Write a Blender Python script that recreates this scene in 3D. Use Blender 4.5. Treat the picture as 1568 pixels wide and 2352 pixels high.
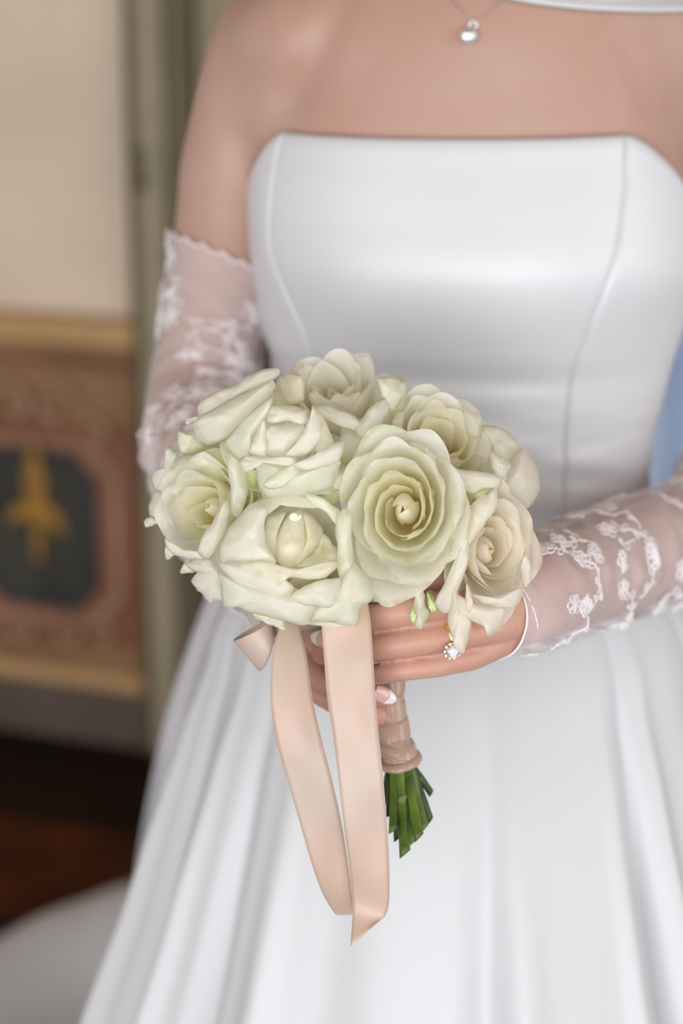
import bpy, bmesh, math, random
from math import sin, cos, pi, radians, exp
from mathutils import Vector, Matrix, noise
from mathutils.bvhtree import BVHTree

for o in list(bpy.data.objects):
    bpy.data.objects.remove(o)
sc = bpy.context.scene
COL = sc.collection

# ------------------------------------------------------------------ camera
F = 4247.0                      # focal length in pixels of the 1568x2352 frame
CAM = Vector((0, 0, 1.42))
PITCH = radians(15.5)
FWD = Vector((0, cos(PITCH), -sin(PITCH)))
UP = Vector((0, sin(PITCH), cos(PITCH)))
cd = bpy.data.cameras.new('camera')
cam = bpy.data.objects.new('camera', cd)
COL.objects.link(cam)
cam.location = CAM
cam.rotation_euler = (pi / 2 - PITCH, 0, 0)
cd.sensor_fit = 'VERTICAL'
cd.sensor_height = 36
cd.lens = F / 2352 * 36
cd.clip_start = 0.05
cd.dof.use_dof = True
cd.dof.focus_distance = 1.005
cd.dof.aperture_fstop = 3.5
sc.camera = cam

# ------------------------------------------------------------------ world and lights
sc.view_settings.view_transform = 'Standard'
sc.view_settings.look = 'None'
sc.view_settings.gamma = 1
sc.view_settings.use_curve_mapping = False
sc.view_settings.exposure = 0.14
w = bpy.data.worlds.new('room_light')
sc.world = w
w.use_nodes = True
bg = w.node_tree.nodes['Background']
bg.inputs[0].default_value = (1.0, 0.975, 0.965, 1)
bg.inputs[1].default_value = 0.72
sc.cycles.diffuse_bounces = 8
sc.cycles.transparent_max_bounces = 24


def area(name, loc, target, sx, sy, power, col):
    l = bpy.data.lights.new(name, 'AREA')
    l.shape = 'RECTANGLE'
    l.size, l.size_y = sx, sy
    l.energy = power
    l.color = col
    o = bpy.data.objects.new(name, l)
    COL.objects.link(o)
    o.location = loc
    d = Vector(target) - Vector(loc)
    o.rotation_euler = d.to_track_quat('-Z', 'Y').to_euler()
    return o


area('window_daylight', (-0.6, -2.3, 1.08), (0.05, 1.2, 1.08), 4.2, 2.1, 106, (0.94, 0.97, 1.0))
area('side_fill_light', (2.3, -0.4, 1.8), (0.05, 1.2, 1.1), 1.2, 1.8, 16, (0.95, 0.97, 1.0))  # added weaker fill from the right; no window is known there


# ------------------------------------------------------------------ helpers
def W(px, py, d):               # the point seen at a pixel, d metres along the view axis
    return CAM + d * (FWD + Vector(((px - 784) / F, 0, 0)) + UP * ((1176 - py) / F))


def WY(px, py, Y):              # the same on the vertical plane y = Y
    y = (1176 - py) / F
    return W(px, py, Y / (cos(PITCH) + y * sin(PITCH)))


def proj(p):
    q = Vector(p) - CAM
    d = q.dot(FWD)
    return 784 + F * q.x / d, 1176 - F * q.dot(UP) / d


def lerp(a, b, t):
    return a + (b - a) * t


def sstep(a, b, x):
    t = max(0.0, min(1.0, (x - a) / (b - a)))
    return t * t * (3 - 2 * t)


def interp(tab, x):             # piecewise cubic (Catmull-Rom) table lookup; tab = [(x, v...), ...] ascending
    if x <= tab[0][0]:
        return list(tab[0][1:])
    if x >= tab[-1][0]:
        return list(tab[-1][1:])
    for i in range(len(tab) - 1):
        if x <= tab[i + 1][0]:
            break
    t = (x - tab[i][0]) / (tab[i + 1][0] - tab[i][0])
    p0 = tab[max(i - 1, 0)]
    p1, p2 = tab[i], tab[i + 1]
    p3 = tab[min(i + 2, len(tab) - 1)]
    out = []
    for k in range(1, len(p1)):
        h = p2[0] - p1[0]
        m1 = (p2[k] - p0[k]) / (p2[0] - p0[0]) * h
        m2 = (p3[k] - p1[k]) / (p3[0] - p1[0]) * h
        out.append((2 * t**3 - 3 * t * t + 1) * p1[k] + (t**3 - 2 * t * t + t) * m1 +
                   (-2 * t**3 + 3 * t * t) * p2[k] + (t**3 - t * t) * m2)
    return out


def crom(pts, n):               # smooth path through tuples of numbers
    tab = [(i,) + tuple(p) for i, p in enumerate(pts)]
    return [interp(tab, (len(pts) - 1) * k / (n - 1)) for k in range(n)]


WORLD = {}


def put(o, parent, origin):
    WORLD[o.name] = Vector(origin)
    COL.objects.link(o)
    if parent is not None:
        o.parent = parent
        o.location = Vector(origin) - WORLD[parent.name]
    else:
        o.location = origin
    return o


def empty(name, origin, label=None, cat=None, group=None, parent=None):
    o = bpy.data.objects.new(name, None)
    o.empty_display_size = 0.02
    put(o, parent, origin)
    if label: o['label'] = label
    if cat: o['category'] = cat
    if group: o['group'] = group
    return o


def mobj(name, verts, faces, mat, parent=None, origin=None, smooth=True, uvs=None, cols=None):
    """A mesh object from world-space verts."""
    vs = [Vector(v) for v in verts]
    if origin is None:
        lo = Vector([min(v[k] for v in vs) for k in range(3)])
        hi = Vector([max(v[k] for v in vs) for k in range(3)])
        origin = (lo + hi) / 2
    origin = Vector(origin)
    me = bpy.data.meshes.new(name)
    me.from_pydata([v - origin for v in vs], [], faces)
    if smooth:
        me.polygons.foreach_set('use_smooth', [True] * len(me.polygons))
    if uvs:
        ul = me.uv_layers.new(name='UVMap')
        for lp in me.loops:
            ul.data[lp.index].uv = uvs[lp.vertex_index]
    if mat:
        me.materials.append(mat)
    me.update()
    o = bpy.data.objects.new(name, me)
    put(o, parent, origin)
    return o


def grid(rows, close=False, caps=False):
    """rows: list of equally long point rows -> verts, faces, uvs"""
    n, m = len(rows), len(rows[0])
    vs = [p for r in rows for p in r]
    fs = []
    for i in range(n - 1):
        for j in range(m if close else m - 1):
            k = (j + 1) % m
            fs.append((i * m + j, i * m + k, (i + 1) * m + k, (i + 1) * m + j))
    if caps:
        fs.append(tuple(range(m - 1, -1, -1)))
        fs.append(tuple((n - 1) * m + j for j in range(m)))
    uv = [(j / (m - 1), i / (n - 1)) for i in range(n) for j in range(m)]
    return vs, fs, uv


def frames(path):
    """parallel transport frames along a list of Vectors"""
    T = []
    for i in range(len(path)):
        a = path[max(i - 1, 0)]
        b = path[min(i + 1, len(path) - 1)]
        T.append((b - a).normalized())
    up = Vector((0, 0, 1)) if abs(T[0].z) < 0.9 else Vector((0, -1, 0))
    N = (up - T[0] * up.dot(T[0])).normalized()
    out = []
    for t in T:
        N = (N - t * N.dot(t)).normalized()
        out.append((t, N, t.cross(N)))
    return out


def tube(path, radii, seg=16, round_ends=True):
    """closed tube through Vectors with a radius each"""
    path = [Vector(p) for p in path]
    P, Rr = list(path), list(radii)
    if round_ends:
        t0 = (path[0] - path[1]).normalized()
        t1 = (path[-1] - path[-2]).normalized()
        pre, post = [], []
        for k in range(1, 5):
            a = k / 5 * pi / 2
            pre.insert(0, (path[0] + t0 * radii[0] * sin(a), radii[0] * cos(a)))
            post.append((path[-1] + t1 * radii[-1] * sin(a), radii[-1] * cos(a)))
        P = [p for p, _ in pre] + P + [p for p, _ in post]
        Rr = [r for _, r in pre] + Rr + [r for _, r in post]
    fr = frames(P)
    rows = []
    for p, r, (t, n, b) in zip(P, Rr, fr):
        rows.append([p + (n * cos(2 * pi * j / seg) + b * sin(2 * pi * j / seg)) * r for j in range(seg)])
    v, f, uv = grid(rows, True, True)
    return v, f


def join(parts):
    V, Fa = [], []
    for v, f in parts:
        o = len(V)
        V += v
        Fa += [tuple(i + o for i in q) for q in f]
    return V, Fa


def chain(pts, n=28, seg=20):
    """pts: (Vector, radius) -> rounded tapered limb"""
    c = crom([(p.x, p.y, p.z, r) for p, r in pts], n)
    return tube([Vector(q[:3]) for q in c], [q[3] for q in c], seg)


def box(c, sx, sy, sz, ax=None):
    ax = ax or (Vector((1, 0, 0)), Vector((0, 1, 0)), Vector((0, 0, 1)))
    v = []
    for k in range(8):
        v.append(Vector(c) + ax[0] * sx / 2 * (1 if k & 1 else -1) + ax[1] * sy / 2 * (1 if k & 2 else -1) + ax[2] * sz / 2 * (1 if k & 4 else -1))
    return v, [(0, 2, 3, 1), (4, 5, 7, 6), (0, 1, 5, 4), (2, 6, 7, 3), (0, 4, 6, 2), (1, 3, 7, 5)]


def mod(o, kind, **kw):
    m = o.modifiers.new(kind.lower(), kind)
    for k, v in kw.items():
        setattr(m, k, v)
    return m


# ------------------------------------------------------------------ materials
class NT:
    def __init__(self, name):
        self.m = bpy.data.materials.new(name)
        self.m.use_nodes = True
        self.t = self.m.node_tree
        self.b = self.t.nodes['Principled BSDF']
        self.out = self.t.nodes['Material Output']

    def n(self, kind, **kw):
        x = self.t.nodes.new(kind)
        for k, v in kw.items():
            if k.startswith('_'):
                setattr(x, k[1:], v)
            else:
                x.inputs[k.replace('__', ' ')].default_value = v
        return x

    def l(self, a, b):
        self.t.links.new(a, b)

    def set(self, **kw):
        for k, v in kw.items():
            self.b.inputs[k.replace('__', ' ')].default_value = v
        return self

    def coord(self, scale, kind='Object'):
        c = self.n('ShaderNodeTexCoord')
        mp = self.n('ShaderNodeMapping')
        mp.inputs['Scale'].default_value = scale if isinstance(scale, tuple) else (scale,) * 3
        self.l(c.outputs[kind], mp.inputs['Vector'])
        return mp.outputs['Vector']

    def noise(self, scale, detail=3, kind='Object', sc=1.0, dist=0.0):
        nz = self.n('ShaderNodeTexNoise')
        nz.inputs['Scale'].default_value = scale
        nz.inputs['Detail'].default_value = detail
        nz.inputs['Distortion'].default_value = dist
        self.l(self.coord(sc, kind), nz.inputs['Vector'])
        return nz.outputs['Fac']

    def ramp(self, fac, stops):
        r = self.n('ShaderNodeValToRGB')
        el = r.color_ramp.elements
        while len(el) < len(stops):
            el.new(0.5)
        for e, (p, c) in zip(el, stops):
            e.position = p
            e.color = c if len(c) == 4 else (*c, 1)
        self.l(fac, r.inputs['Fac'])
        return r.outputs['Color']

    def mix(self, fac, a, b, blend='MIX'):
        x = self.n('ShaderNodeMix', _data_type='RGBA', _blend_type=blend)
        for sock, val in ((x.inputs[0], fac), (x.inputs[6], a), (x.inputs[7], b)):
            if hasattr(val, 'links') or hasattr(val, 'is_output'):
                self.l(val, sock)
            else:
                sock.default_value = val if not isinstance(val, tuple) or len(val) == 4 else (*val, 1)
        return x.outputs[2]

    def math(self, op, a, b=None):
        x = self.n('ShaderNodeMath', _operation=op)
        for i, val in enumerate((a, b)):
            if val is None:
                continue
            if hasattr(val, 'is_output'):
                self.l(val, x.inputs[i])
            else:
                x.inputs[i].default_value = val
        return x.outputs[0]

    def bump(self, h, strength, dist=0.001):
        b = self.n('ShaderNodeBump')
        b.inputs['Strength'].default_value = strength
        b.inputs['Distance'].default_value = dist
        self.l(h, b.inputs['Height'])
        self.l(b.outputs['Normal'], self.b.inputs['Normal'])

    def base(self, c):
        self.l(c, self.b.inputs['Base Color'])


def simple(name, col, rough=0.6, var=0.08, nscale=20, **kw):
    k = NT(name)
    k.set(Roughness=rough, **kw)
    c2 = tuple(max(0, x * (1 - var * 2)) for x in col)
    c1 = tuple(min(1, x * (1 + var)) for x in col)
    k.base(k.ramp(k.noise(nscale), [(0.3, c2), (0.7, c1)]))
    return k.m


def m_skin():
    k = NT('skin')
    k.set(Roughness=0.42, Subsurface__Weight=0.25, Subsurface__Scale=0.006, Specular__IOR__Level=0.35)
    k.b.inputs['Subsurface Radius'].default_value = (1.0, 0.35, 0.18)
    n1 = k.noise(9, 4)
    n2 = k.noise(38, 3)
    base = k.ramp(n1, [(0.32, (0.445, 0.27, 0.205)), (0.68, (0.49, 0.325, 0.255))])
    base = k.mix(k.math('MULTIPLY', n2, 0.35), base, (0.51, 0.28, 0.23))
    at = k.n('ShaderNodeAttribute', _attribute_name='blush')
    base = k.mix(k.math('MULTIPLY', at.outputs['Fac'], 0.75), base, (0.80, 0.40, 0.30))  # redder joints and tips; the hands' overall lift partly stands for light
    # a few faint freckles
    v = k.n('ShaderNodeTexVoronoi')
    v.inputs['Scale'].default_value = 34
    k.l(k.coord(1.0), v.inputs['Vector'])
    fr = k.math('LESS_THAN', v.outputs['Distance'], 0.045)
    base = k.mix(k.math('MULTIPLY', fr, 0.35), base, (0.5, 0.22, 0.13))
    k.base(base)
    k.bump(k.noise(420, 2), 0.10, 0.0006)
    return k.m


def m_satin(name, col, rough=0.36, sheen=0.15, fine=900):
    k = NT(name)
    k.set(Roughness=rough, Specular__IOR__Level=0.55, Sheen__Weight=sheen, Sheen__Roughness=0.4)
    lo_ = (col[0] * 1.02, col[1] * .90, col[2] * .84) if 'blush' in name else tuple(c * 0.985 for c in col)  # blush ribbon: peachy blotches stand for reflections and light through the satin
    k.base(k.ramp(k.noise(16 if 'blush' in name else 6, 2), [(0.38, lo_), (0.62, col)]))
    k.bump(k.noise(fine, 1), 0.04, 0.0004)
    return k.m


def m_petal(name, tip, base, edge, warm=(0.9, 0.78, 0.5)):
    k = NT(name)
    k.set(Roughness=0.55, Specular__IOR__Level=0.22)
    uv = k.n('ShaderNodeTexCoord').outputs['UV']
    sp = k.n('ShaderNodeSeparateXYZ')
    k.l(uv, sp.inputs[0])
    v = sp.outputs['Y']
    vn = k.math('ADD', v, k.math('MULTIPLY', k.math('SUBTRACT', k.noise(60, 3), 0.5), 0.35))
    c = k.ramp(vn, [(0.10, base), (0.62, tip)])
    # faint warm veining running up the petal
    vein = k.noise(1.0, 3, 'UV', (26.0, 2.2, 1.0), 0.4)
    vf = k.math('MULTIPLY', k.ramp(vein, [(0.52, (0, 0, 0)), (0.72, (1, 1, 1))]), 0.16)
    c = k.mix(vf, c, warm)
    # bruised brown-green rim: real wilting at the very edge
    ef = k.ramp(v, [(0.925, (0, 0, 0)), (1.0, (1, 1, 1))])
    en = k.ramp(k.noise(70, 2), [(0.46, (0, 0, 0)), (0.62, (1, 1, 1))])
    c = k.mix(k.math('MULTIPLY', k.math('MULTIPLY', ef, en), 0.75), c, edge)
    k.base(c)
    k.bump(k.noise(1.0, 3, 'UV', (34.0, 4.0, 1.0)), 0.35, 0.0010)
    tr = k.n('ShaderNodeBsdfTranslucent')
    k.l(c, tr.inputs['Color'])
    mx = k.n('ShaderNodeMixShader')
    mx.inputs[0].default_value = 0.52
    k.l(k.b.outputs[0], mx.inputs[1])
    k.l(tr.outputs[0], mx.inputs[2])
    k.l(mx.outputs[0], k.out.inputs['Surface'])
    return k.m


def m_net(name, col, cover, cell):
    """fine tulle net: opaque threads over open holes, in UV space in metres"""
    k = NT(name)
    k.set(Roughness=0.7, Sheen__Weight=0.3)
    k.b.inputs['Base Color'].default_value = (*col, 1)
    vec = k.coord((1 / cell, 1 / cell, 1), 'UV')
    sp = k.n('ShaderNodeSeparateXYZ')
    k.l(vec, sp.inputs[0])

    def line(a):
        f = k.math('FRACT', a)
        f = k.math('ABSOLUTE', k.math('SUBTRACT', f, 0.5))
        return k.math('LESS_THAN', f, cover / 2)
    a = k.math('ADD', sp.outputs['X'], sp.outputs['Y'])
    b = k.math('SUBTRACT', sp.outputs['X'], sp.outputs['Y'])
    th = k.math('MAXIMUM', line(a), line(b))
    th = k.math('MAXIMUM', th, 0.05)
    tr = k.n('ShaderNodeBsdfTransparent')
    mx = k.n('ShaderNodeMixShader')
    k.l(th, mx.inputs[0])
    k.l(tr.outputs[0], mx.inputs[1])
    k.l(k.b.outputs[0], mx.inputs[2])
    k.l(mx.outputs[0], k.out.inputs['Surface'])
    return k.m


M = {}
M['skin'] = m_skin()
M['satin'] = m_satin('white_satin', (0.635, 0.65, 0.67), 0.44)
M['satin_bodice'] = m_satin('bodice_satin', (0.70, 0.715, 0.74), 0.48)
M['satin_bodice'].node_tree.nodes['Principled BSDF'].inputs['Metallic'].default_value = 0.10
M['ribbon'] = m_satin('blush_ribbon_satin', (0.57, 0.455, 0.385), 0.38, 0.25)
M['handle_ribbon'] = m_satin('handle_ribbon_satin', (0.50, 0.335, 0.26), 0.22, 0.2)
M['ribbon_edge'] = simple('ribbon_selvedge', (0.62, 0.50, 0.42), 0.5)
M['petal'] = m_petal('cream_petal', (0.97, 0.967, 0.885), (0.975, 0.94, 0.61), (0.62, 0.50, 0.26))
M['petal_inner'] = m_petal('yellow_cream_petal', (0.975, 0.96, 0.83), (0.985, 0.87, 0.45), (0.80, 0.66, 0.40))  # deeper yellow: slight petal tint plus light bounced between petals, put into colour
M['petal_green'] = m_petal('green_tinged_petal', (0.945, 0.965, 0.85), (0.87, 0.92, 0.56), (0.45, 0.58, 0.20))
M['petal_blush'] = m_petal('blush_cream_petal', (0.975, 0.945, 0.86), (0.98, 0.88, 0.62), (0.80, 0.56, 0.36), (0.9, 0.7, 0.52))
M['heart'] = simple('cream_petal_heart', (0.95, 0.92, 0.70), 0.55, 0.02)
M['leaf'] = simple('pale_sepal_green', (0.62, 0.72, 0.36), 0.5, 0.18, 90)
M['stem'] = simple('stem_green', (0.115, 0.20, 0.025), 0.38, 0.30, 60)
M['stem_dark'] = simple('stem_dark_green', (0.04, 0.07, 0.012), 0.4, 0.30, 60)
M['cut'] = simple('stem_cut', (0.36, 0.38, 0.15), 0.6)
M['gold'] = simple('gold', (0.93, 0.66, 0.30), 0.16, 0.02, 20, Metallic=1.0)
M['silver'] = simple('silver', (0.78, 0.78, 0.80), 0.2, 0.02, 20, Metallic=1.0)
M['gem'] = simple('gem', (0.9, 0.92, 0.97), 0.03, 0.01, 20, Metallic=0.6, Specular__IOR__Level=1.0)
M['nail'] = simple('nail_pink', (0.80, 0.48, 0.42), 0.12, 0.02, 40, Coat__Weight=0.8)
M['nail_white'] = simple('nail_white', (0.93, 0.90, 0.89), 0.15, 0.01, 40, Coat__Weight=0.8)
M['net'] = m_net('glove_tulle', (0.95, 0.86, 0.87), 0.18, 0.0011)
M['net_far'] = m_net('veil_tulle', (0.84, 0.83, 0.88), 0.42, 0.002)
M['thread'] = simple('lace_thread', (0.90, 0.86, 0.87), 0.7, 0.03)
M['plaster'] = simple('cream_plaster', (0.84, 0.70, 0.55), 0.85, 0.05, 3)
M['cap'] = simple('tan_dado_cap', (0.60, 0.37, 0.17), 0.6, 0.06, 8)
M['dado'] = simple('painted_brown_dado', (0.33, 0.18, 0.085), 0.65, 0.12, 6)
M['dado_red'] = simple('painted_red_brown', (0.28, 0.11, 0.06), 0.65, 0.12, 6)
M['scroll'] = simple('painted_scroll', (0.43, 0.25, 0.155), 0.65, 0.12, 9)
M['panel'] = simple('painted_dark_panel', (0.050, 0.048, 0.034), 0.6, 0.2, 9)
M['panel_rim'] = simple('painted_blue_black_rim', (0.030, 0.038, 0.042), 0.6, 0.2, 9)
M['ochre'] = simple('painted_ochre', (0.43, 0.22, 0.03), 0.55, 0.2, 14)
M['skirting'] = simple('grey_brown_skirting', (0.125, 0.09, 0.07), 0.6, 0.08, 7)
M['frame'] = simple('olive_door_frame', (0.40, 0.345, 0.23), 0.55, 0.06, 7)
M['frame_dark'] = simple('olive_frame_groove', (0.12, 0.09, 0.045), 0.6, 0.06, 7)
M['door'] = simple('dark_wood_door', (0.055, 0.04, 0.028), 0.5, 0.15, 9)
M['plank'] = simple('dark_mahogany_plank', (0.011, 0.0025, 0.0012), 0.50, 0.35, 5, Specular__IOR__Level=0.2)
M['plank_reflect'] = simple('mahogany_plank_reflection', (0.085, 0.020, 0.004), 0.55, 0.35, 5, Specular__IOR__Level=0.2)  # mahogany with an orange-brown floor reflection put into its colour
M['blue'] = simple('blue_window_light_cloth', (0.48, 0.60, 0.80), 0.8, 0.10, 4)  # blue of the window light put into the cloth colour
M['under'] = simple('subfloor', (0.01, 0.006, 0.004), 0.9)


# ------------------------------------------------------------------ setting: wall, dado, door, floor
WO = Vector((-0.364, 3.39, 0))
WT = Vector((0.936, -0.351, 0)).normalized()       # along the wall to the right
WN = Vector((-0.351, -0.936, 0)).normalized()      # out of the wall to the room
UZ = Vector((0, 0, 1))


def wp(s, z, off=0.0):
    return WO + WT * s + UZ * z + WN * off


def wpx(px, py):                                   # wall coordinates of a pixel
    r = W(px, py, 1) - CAM
    t = (WO - CAM).dot(WN) / r.dot(WN)
    p = CAM + r * t
    return (p - WO).dot(WT), p.z


def wbox(name, s0, s1, z0, z1, o0, o1, mat, parent=None, bev=0.0, kind=None):
    v, f = box(wp((s0 + s1) / 2, (z0 + z1) / 2, (o0 + o1) / 2), s1 - s0, o1 - o0, z1 - z0, (WT, WN, UZ))
    o = mobj(name, v, f, mat, parent, smooth=False)
    if bev:
        mod(o, 'BEVEL', width=bev, segments=3)
    if kind:
        o['kind'] = kind
    return o


def wpoly(name, outline, o0, o1, mat, parent, bev=0.004):
    n = len(outline)
    v = [wp(s, z, o0) for s, z in outline] + [wp(s, z, o1) for s, z in outline]
    f = [tuple(range(n)), tuple(range(2 * n - 1, n - 1, -1))]
    f += [(i, i + n, (i + 1) % n + n, (i + 1) % n) for i in range(n)]
    o = mobj(name, v, f, mat, parent, smooth=False)
    bm = bmesh.new()
    bm.from_mesh(o.data)
    bmesh.ops.recalc_face_normals(bm, faces=bm.faces)
    bm.to_mesh(o.data)
    bm.free()
    if bev:
        mod(o, 'BEVEL', width=bev, segments=2)
    return o


def wall():
    wb = wbox('wall_back', -4.0, 0.0, 0.0, 3.0, -0.15, 0.0, M['plaster'], kind='structure')
    zc = wpx(0, 710)[1]
    zz = lambda y: wpx(0, y)[1]
    wbox('dado_body', -4.0, 0.0, zz(1535), zc, 0.0, 0.02, M['dado'], wb)
    wbox('dado_cap', -4.0, 0.0, zz(772), zc, 0.02, 0.055, M['cap'], wb, 0.010)
    wbox('dado_molding', -4.0, 0.0, zz(805), zz(776), 0.02, 0.042, M['dado'], wb, 0.008)
    wbox('dado_molding', -4.0, 0.0, zz(828), zz(807), 0.02, 0.032, M['dado_red'], wb, 0.006)
    wbox('dado_rail', -4.0, 0.0, zz(1535), zz(1500), 0.02, 0.036, M['cap'], wb, 0.006)
    b = wbox('baseboard_back', -4.0, 0.0, 0.0, zz(1535), 0.0, 0.03, M['skirting'], wb, 0.006, 'structure')
    # the framed octagonal panel and its repeat further left
    for ds in (0.0, -0.62, -1.24, -1.86, -2.48):
        c, zt = wpx(105, 1020)
        c += ds
        zb = wpx(105, 1375)[1]
        h = wpx(240, 1200)[0] - wpx(105, 1200)[0]

        def octo(hw, z0, z1, cut):
            return [(c - hw, z0 + cut), (c - hw + cut, z0), (c + hw - cut, z0), (c + hw, z0 + cut),
                    (c + hw, z1 - cut), (c + hw - cut, z1), (c - hw + cut, z1), (c - hw, z1 - cut)]
        wpoly('panel_surround', octo(h + 0.085, zb - 0.075, zt + 0.05, 0.03), 0.02, 0.026, M['dado_red'], wb)
        wpoly('panel_frame', octo(h + 0.045, zb - 0.035, zt + 0.02, 0.06), 0.026, 0.036, M['scroll'], wb)
        wpoly('panel_frame', octo(h + 0.025, zb - 0.018, zt + 0.01, 0.055), 0.036, 0.041, M['dado_red'], wb)
        wpoly('panel_rim', octo(h, zb, zt, 0.05), 0.041, 0.044, M['panel_rim'], wb)
        wpoly('panel_field', octo(h - 0.028, zb + 0.025, zt - 0.025, 0.045), 0.044, 0.047, M['panel'], wb)
        # ochre fleur ornament: a tall body, two side leaves, a drooping tail
        fl = []
        def leaf(x0, z0, x1, z1, wd):
            ps = [wp(c + lerp(x0, x1, t), lerp(z0, z1, t) - 0.0, 0.05) for t in [k / 8 for k in range(9)]]
            rr = [wd * max(0.12, sin(pi * (0.12 + 0.86 * k / 8))) for k in range(9)]
            v, f = tube(ps, rr, 10)
            v = [p - WN * (p - wp(0, 0, 0.05)).dot(WN) * 0.6 for p in v]
            return v, f
        zm = (zt + zb) / 2
        parts = [leaf(0.0, zt + 0.005, 0.004, zm - 0.035, 0.024), leaf(0.01, zm + 0.055, 0.062, zm - 0.005, 0.017),
                 leaf(-0.01, zm + 0.05, -0.062, zm + 0.01, 0.015), leaf(0.004, zm + 0.01, 0.002, zm - 0.07, 0.012)]
        v, f = join(parts)
        mobj('fleur_ornament', v, f, M['ochre'], wb)
        # painted volutes over and beside the panel
        def volute(x, z, r, turn, tilt, th):
            ps, rr = [], []
            for k in range(40):
                t = k / 39
                a = tilt + turn * t * 4.6
                q = r * (1 - 0.82 * t)
                ps.append(wp(c + x + q * cos(a), z + q * sin(a), 0.034))
                rr.append(th * (1 - 0.5 * t))
            v, f = tube(ps, rr, 8)
            return v, f
        vs = []
        for sgn in (1, -1):
            vs.append(volute(sgn * 0.045, zt + 0.075, 0.045, sgn, pi / 2 - sgn * pi / 2 + 0.8 * sgn, 0.014))
            vs.append(volute(sgn * 0.125, zt + 0.035, 0.032, -sgn, pi / 2 + sgn * 0.6, 0.012))
            vs.append(volute(sgn * 0.13, zt - 0.02, 0.024, sgn, pi / 2, 0.010))
            vs.append(volute(sgn * 0.125, zb - 0.035, 0.026, sgn, -pi / 2, 0.010))
            vs.append(volute(sgn * 0.045, zb - 0.05, 0.03, -sgn, pi / 2 - sgn * pi / 2, 0.010))
        for q in vs:
            mobj('scroll_relief', q[0], q[1], M['scroll'], wb)
    # olive casing and dark door to the right of the wall
    tr = empty('trim_1', wp(0.06, 0, 0))
    tr['kind'] = 'structure'
    wbox('casing_board', 0.0, 0.086, 0.0, 3.0, -0.15, 0.035, M['frame'], tr, 0.008)
    wbox('casing_bead', -0.006, 0.010, 0.0, 3.0, 0.0, 0.045, M['frame_dark'], tr, 0.005)
    wbox('casing_bead', 0.070, 0.084, 0.0, 3.0, 0.035, 0.045, M['frame_dark'], tr, 0.004)
    hk = mobj('wall_hook', *tube([wp(0.012, 1.16, 0.045), wp(0.018, 1.15, 0.07), wp(0.026, 1.12, 0.075), wp(0.03, 1.10, 0.06)], [0.008] * 4, 8), M['frame_dark'], tr)
    dr = empty('door_1', wp(0.4, 0, -0.1))
    dr['kind'] = 'structure'
    wbox('door_leaf', 0.088, 1.0, 0.0, 3.0, -0.15, -0.06, M['door'], dr)
    wbox('door_stile', 0.10, 0.19, 0.9, 2.9, -0.06, -0.035, M['frame'], dr, 0.006)
    wbox('door_stile', 0.10, 0.19, 0.05, 0.88, -0.06, -0.04, M['door'], dr, 0.006)
    wbox('wall_right', 1.0, 2.2, 0.0, 3.0, -0.15, 0.0, M['plaster'], kind='structure')


def floor():
    c = mobj('ceiling', *box((-0.6, 1.3, 3.05), 9.0, 8.0, 0.08), M['dado'], smooth=False)
    c['kind'] = 'structure'
    fl = mobj('floor', *box((-0.6, 1.6, -0.03), 9.0, 7.0, 0.02), M['under'], smooth=False)
    fl['kind'] = 'structure'
    rnd = random.Random(4)
    ax = (WT, WN, UZ)
    meshes = {}
    row = 0
    s = 0.0
    while s < 3.3:
        wd = 0.115
        x = -4.2 - rnd.random() * 0.9
        while x < 3.4:
            ln = 1.05
            c = wp(x + ln / 2, -0.008, s + wd / 2 + 0.035)
            reflect = 0.33 < s < 0.62 or 0.75 < s < 0.86  # rows coloured as the reflection band across the floor
            if -3.8 < c.x < 2.7 and c.y > 0.2:
                key = 'r' if reflect else 'd'
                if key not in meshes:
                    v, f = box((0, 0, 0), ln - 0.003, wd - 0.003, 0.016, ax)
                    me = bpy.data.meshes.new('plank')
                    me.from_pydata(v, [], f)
                    me.materials.append(M['plank_reflect'] if reflect else M['plank'])
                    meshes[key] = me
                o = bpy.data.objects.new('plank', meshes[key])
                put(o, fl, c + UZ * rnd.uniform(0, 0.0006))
            x += ln
        s += wd


# ------------------------------------------------------------------ the bride's torso as a function
YC = 1.33
PSI = radians(-7)
ST = [(290, 600, 1575), (340, 592, 1580), (400, 583, 1588), (500, 583, 1592), (600, 592, 1588), (720, 614, 1552), (800, 632, 1526),
      (900, 644, 1500), (1000, 650, 1480), (1100, 650, 1468), (1190, 642, 1464)]
TZ = []
for py_, l_, r_ in ST:
    a_, b_ = WY(l_, py_, YC), WY(r_, py_, YC)
    TZ.append((a_.z, (a_.x + b_.x) / 2, (b_.x - a_.x) / 2))
TZ.sort()
BF = [(1.03, 0.088), (1.08, 0.090), (1.13, 0.095), (1.165, 0.1015), (1.19, 0.110), (1.225, 0.121), (1.25, 0.1235), (1.28, 0.116), (1.335, 0.098), (1.36, 0.092)]


def torso(phi, z, off=0.0, tab=TZ, bft=BF):
    cx, a = interp(tab, z)
    bf = interp(bft, z)[0]
    b = bf if abs(phi) < pi / 2 else 0.095
    b = lerp(b, 0.095, sstep(1.2, 1.9, abs(phi))) if abs(phi) < pi / 2 else 0.095
    e = 2 / 2.25
    sx = (abs(sin(phi)) ** e) * (1 if sin(phi) >= 0 else -1)
    sy = (abs(cos(phi)) ** e) * (1 if cos(phi) >= 0 else -1)
    x, y = (a + off) * sx, -(b + off) * sy
    # turn about the vertical
    return Vector((cx + x * cos(PSI) - y * sin(PSI), YC + x * sin(PSI) + y * cos(PSI), z))


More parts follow.
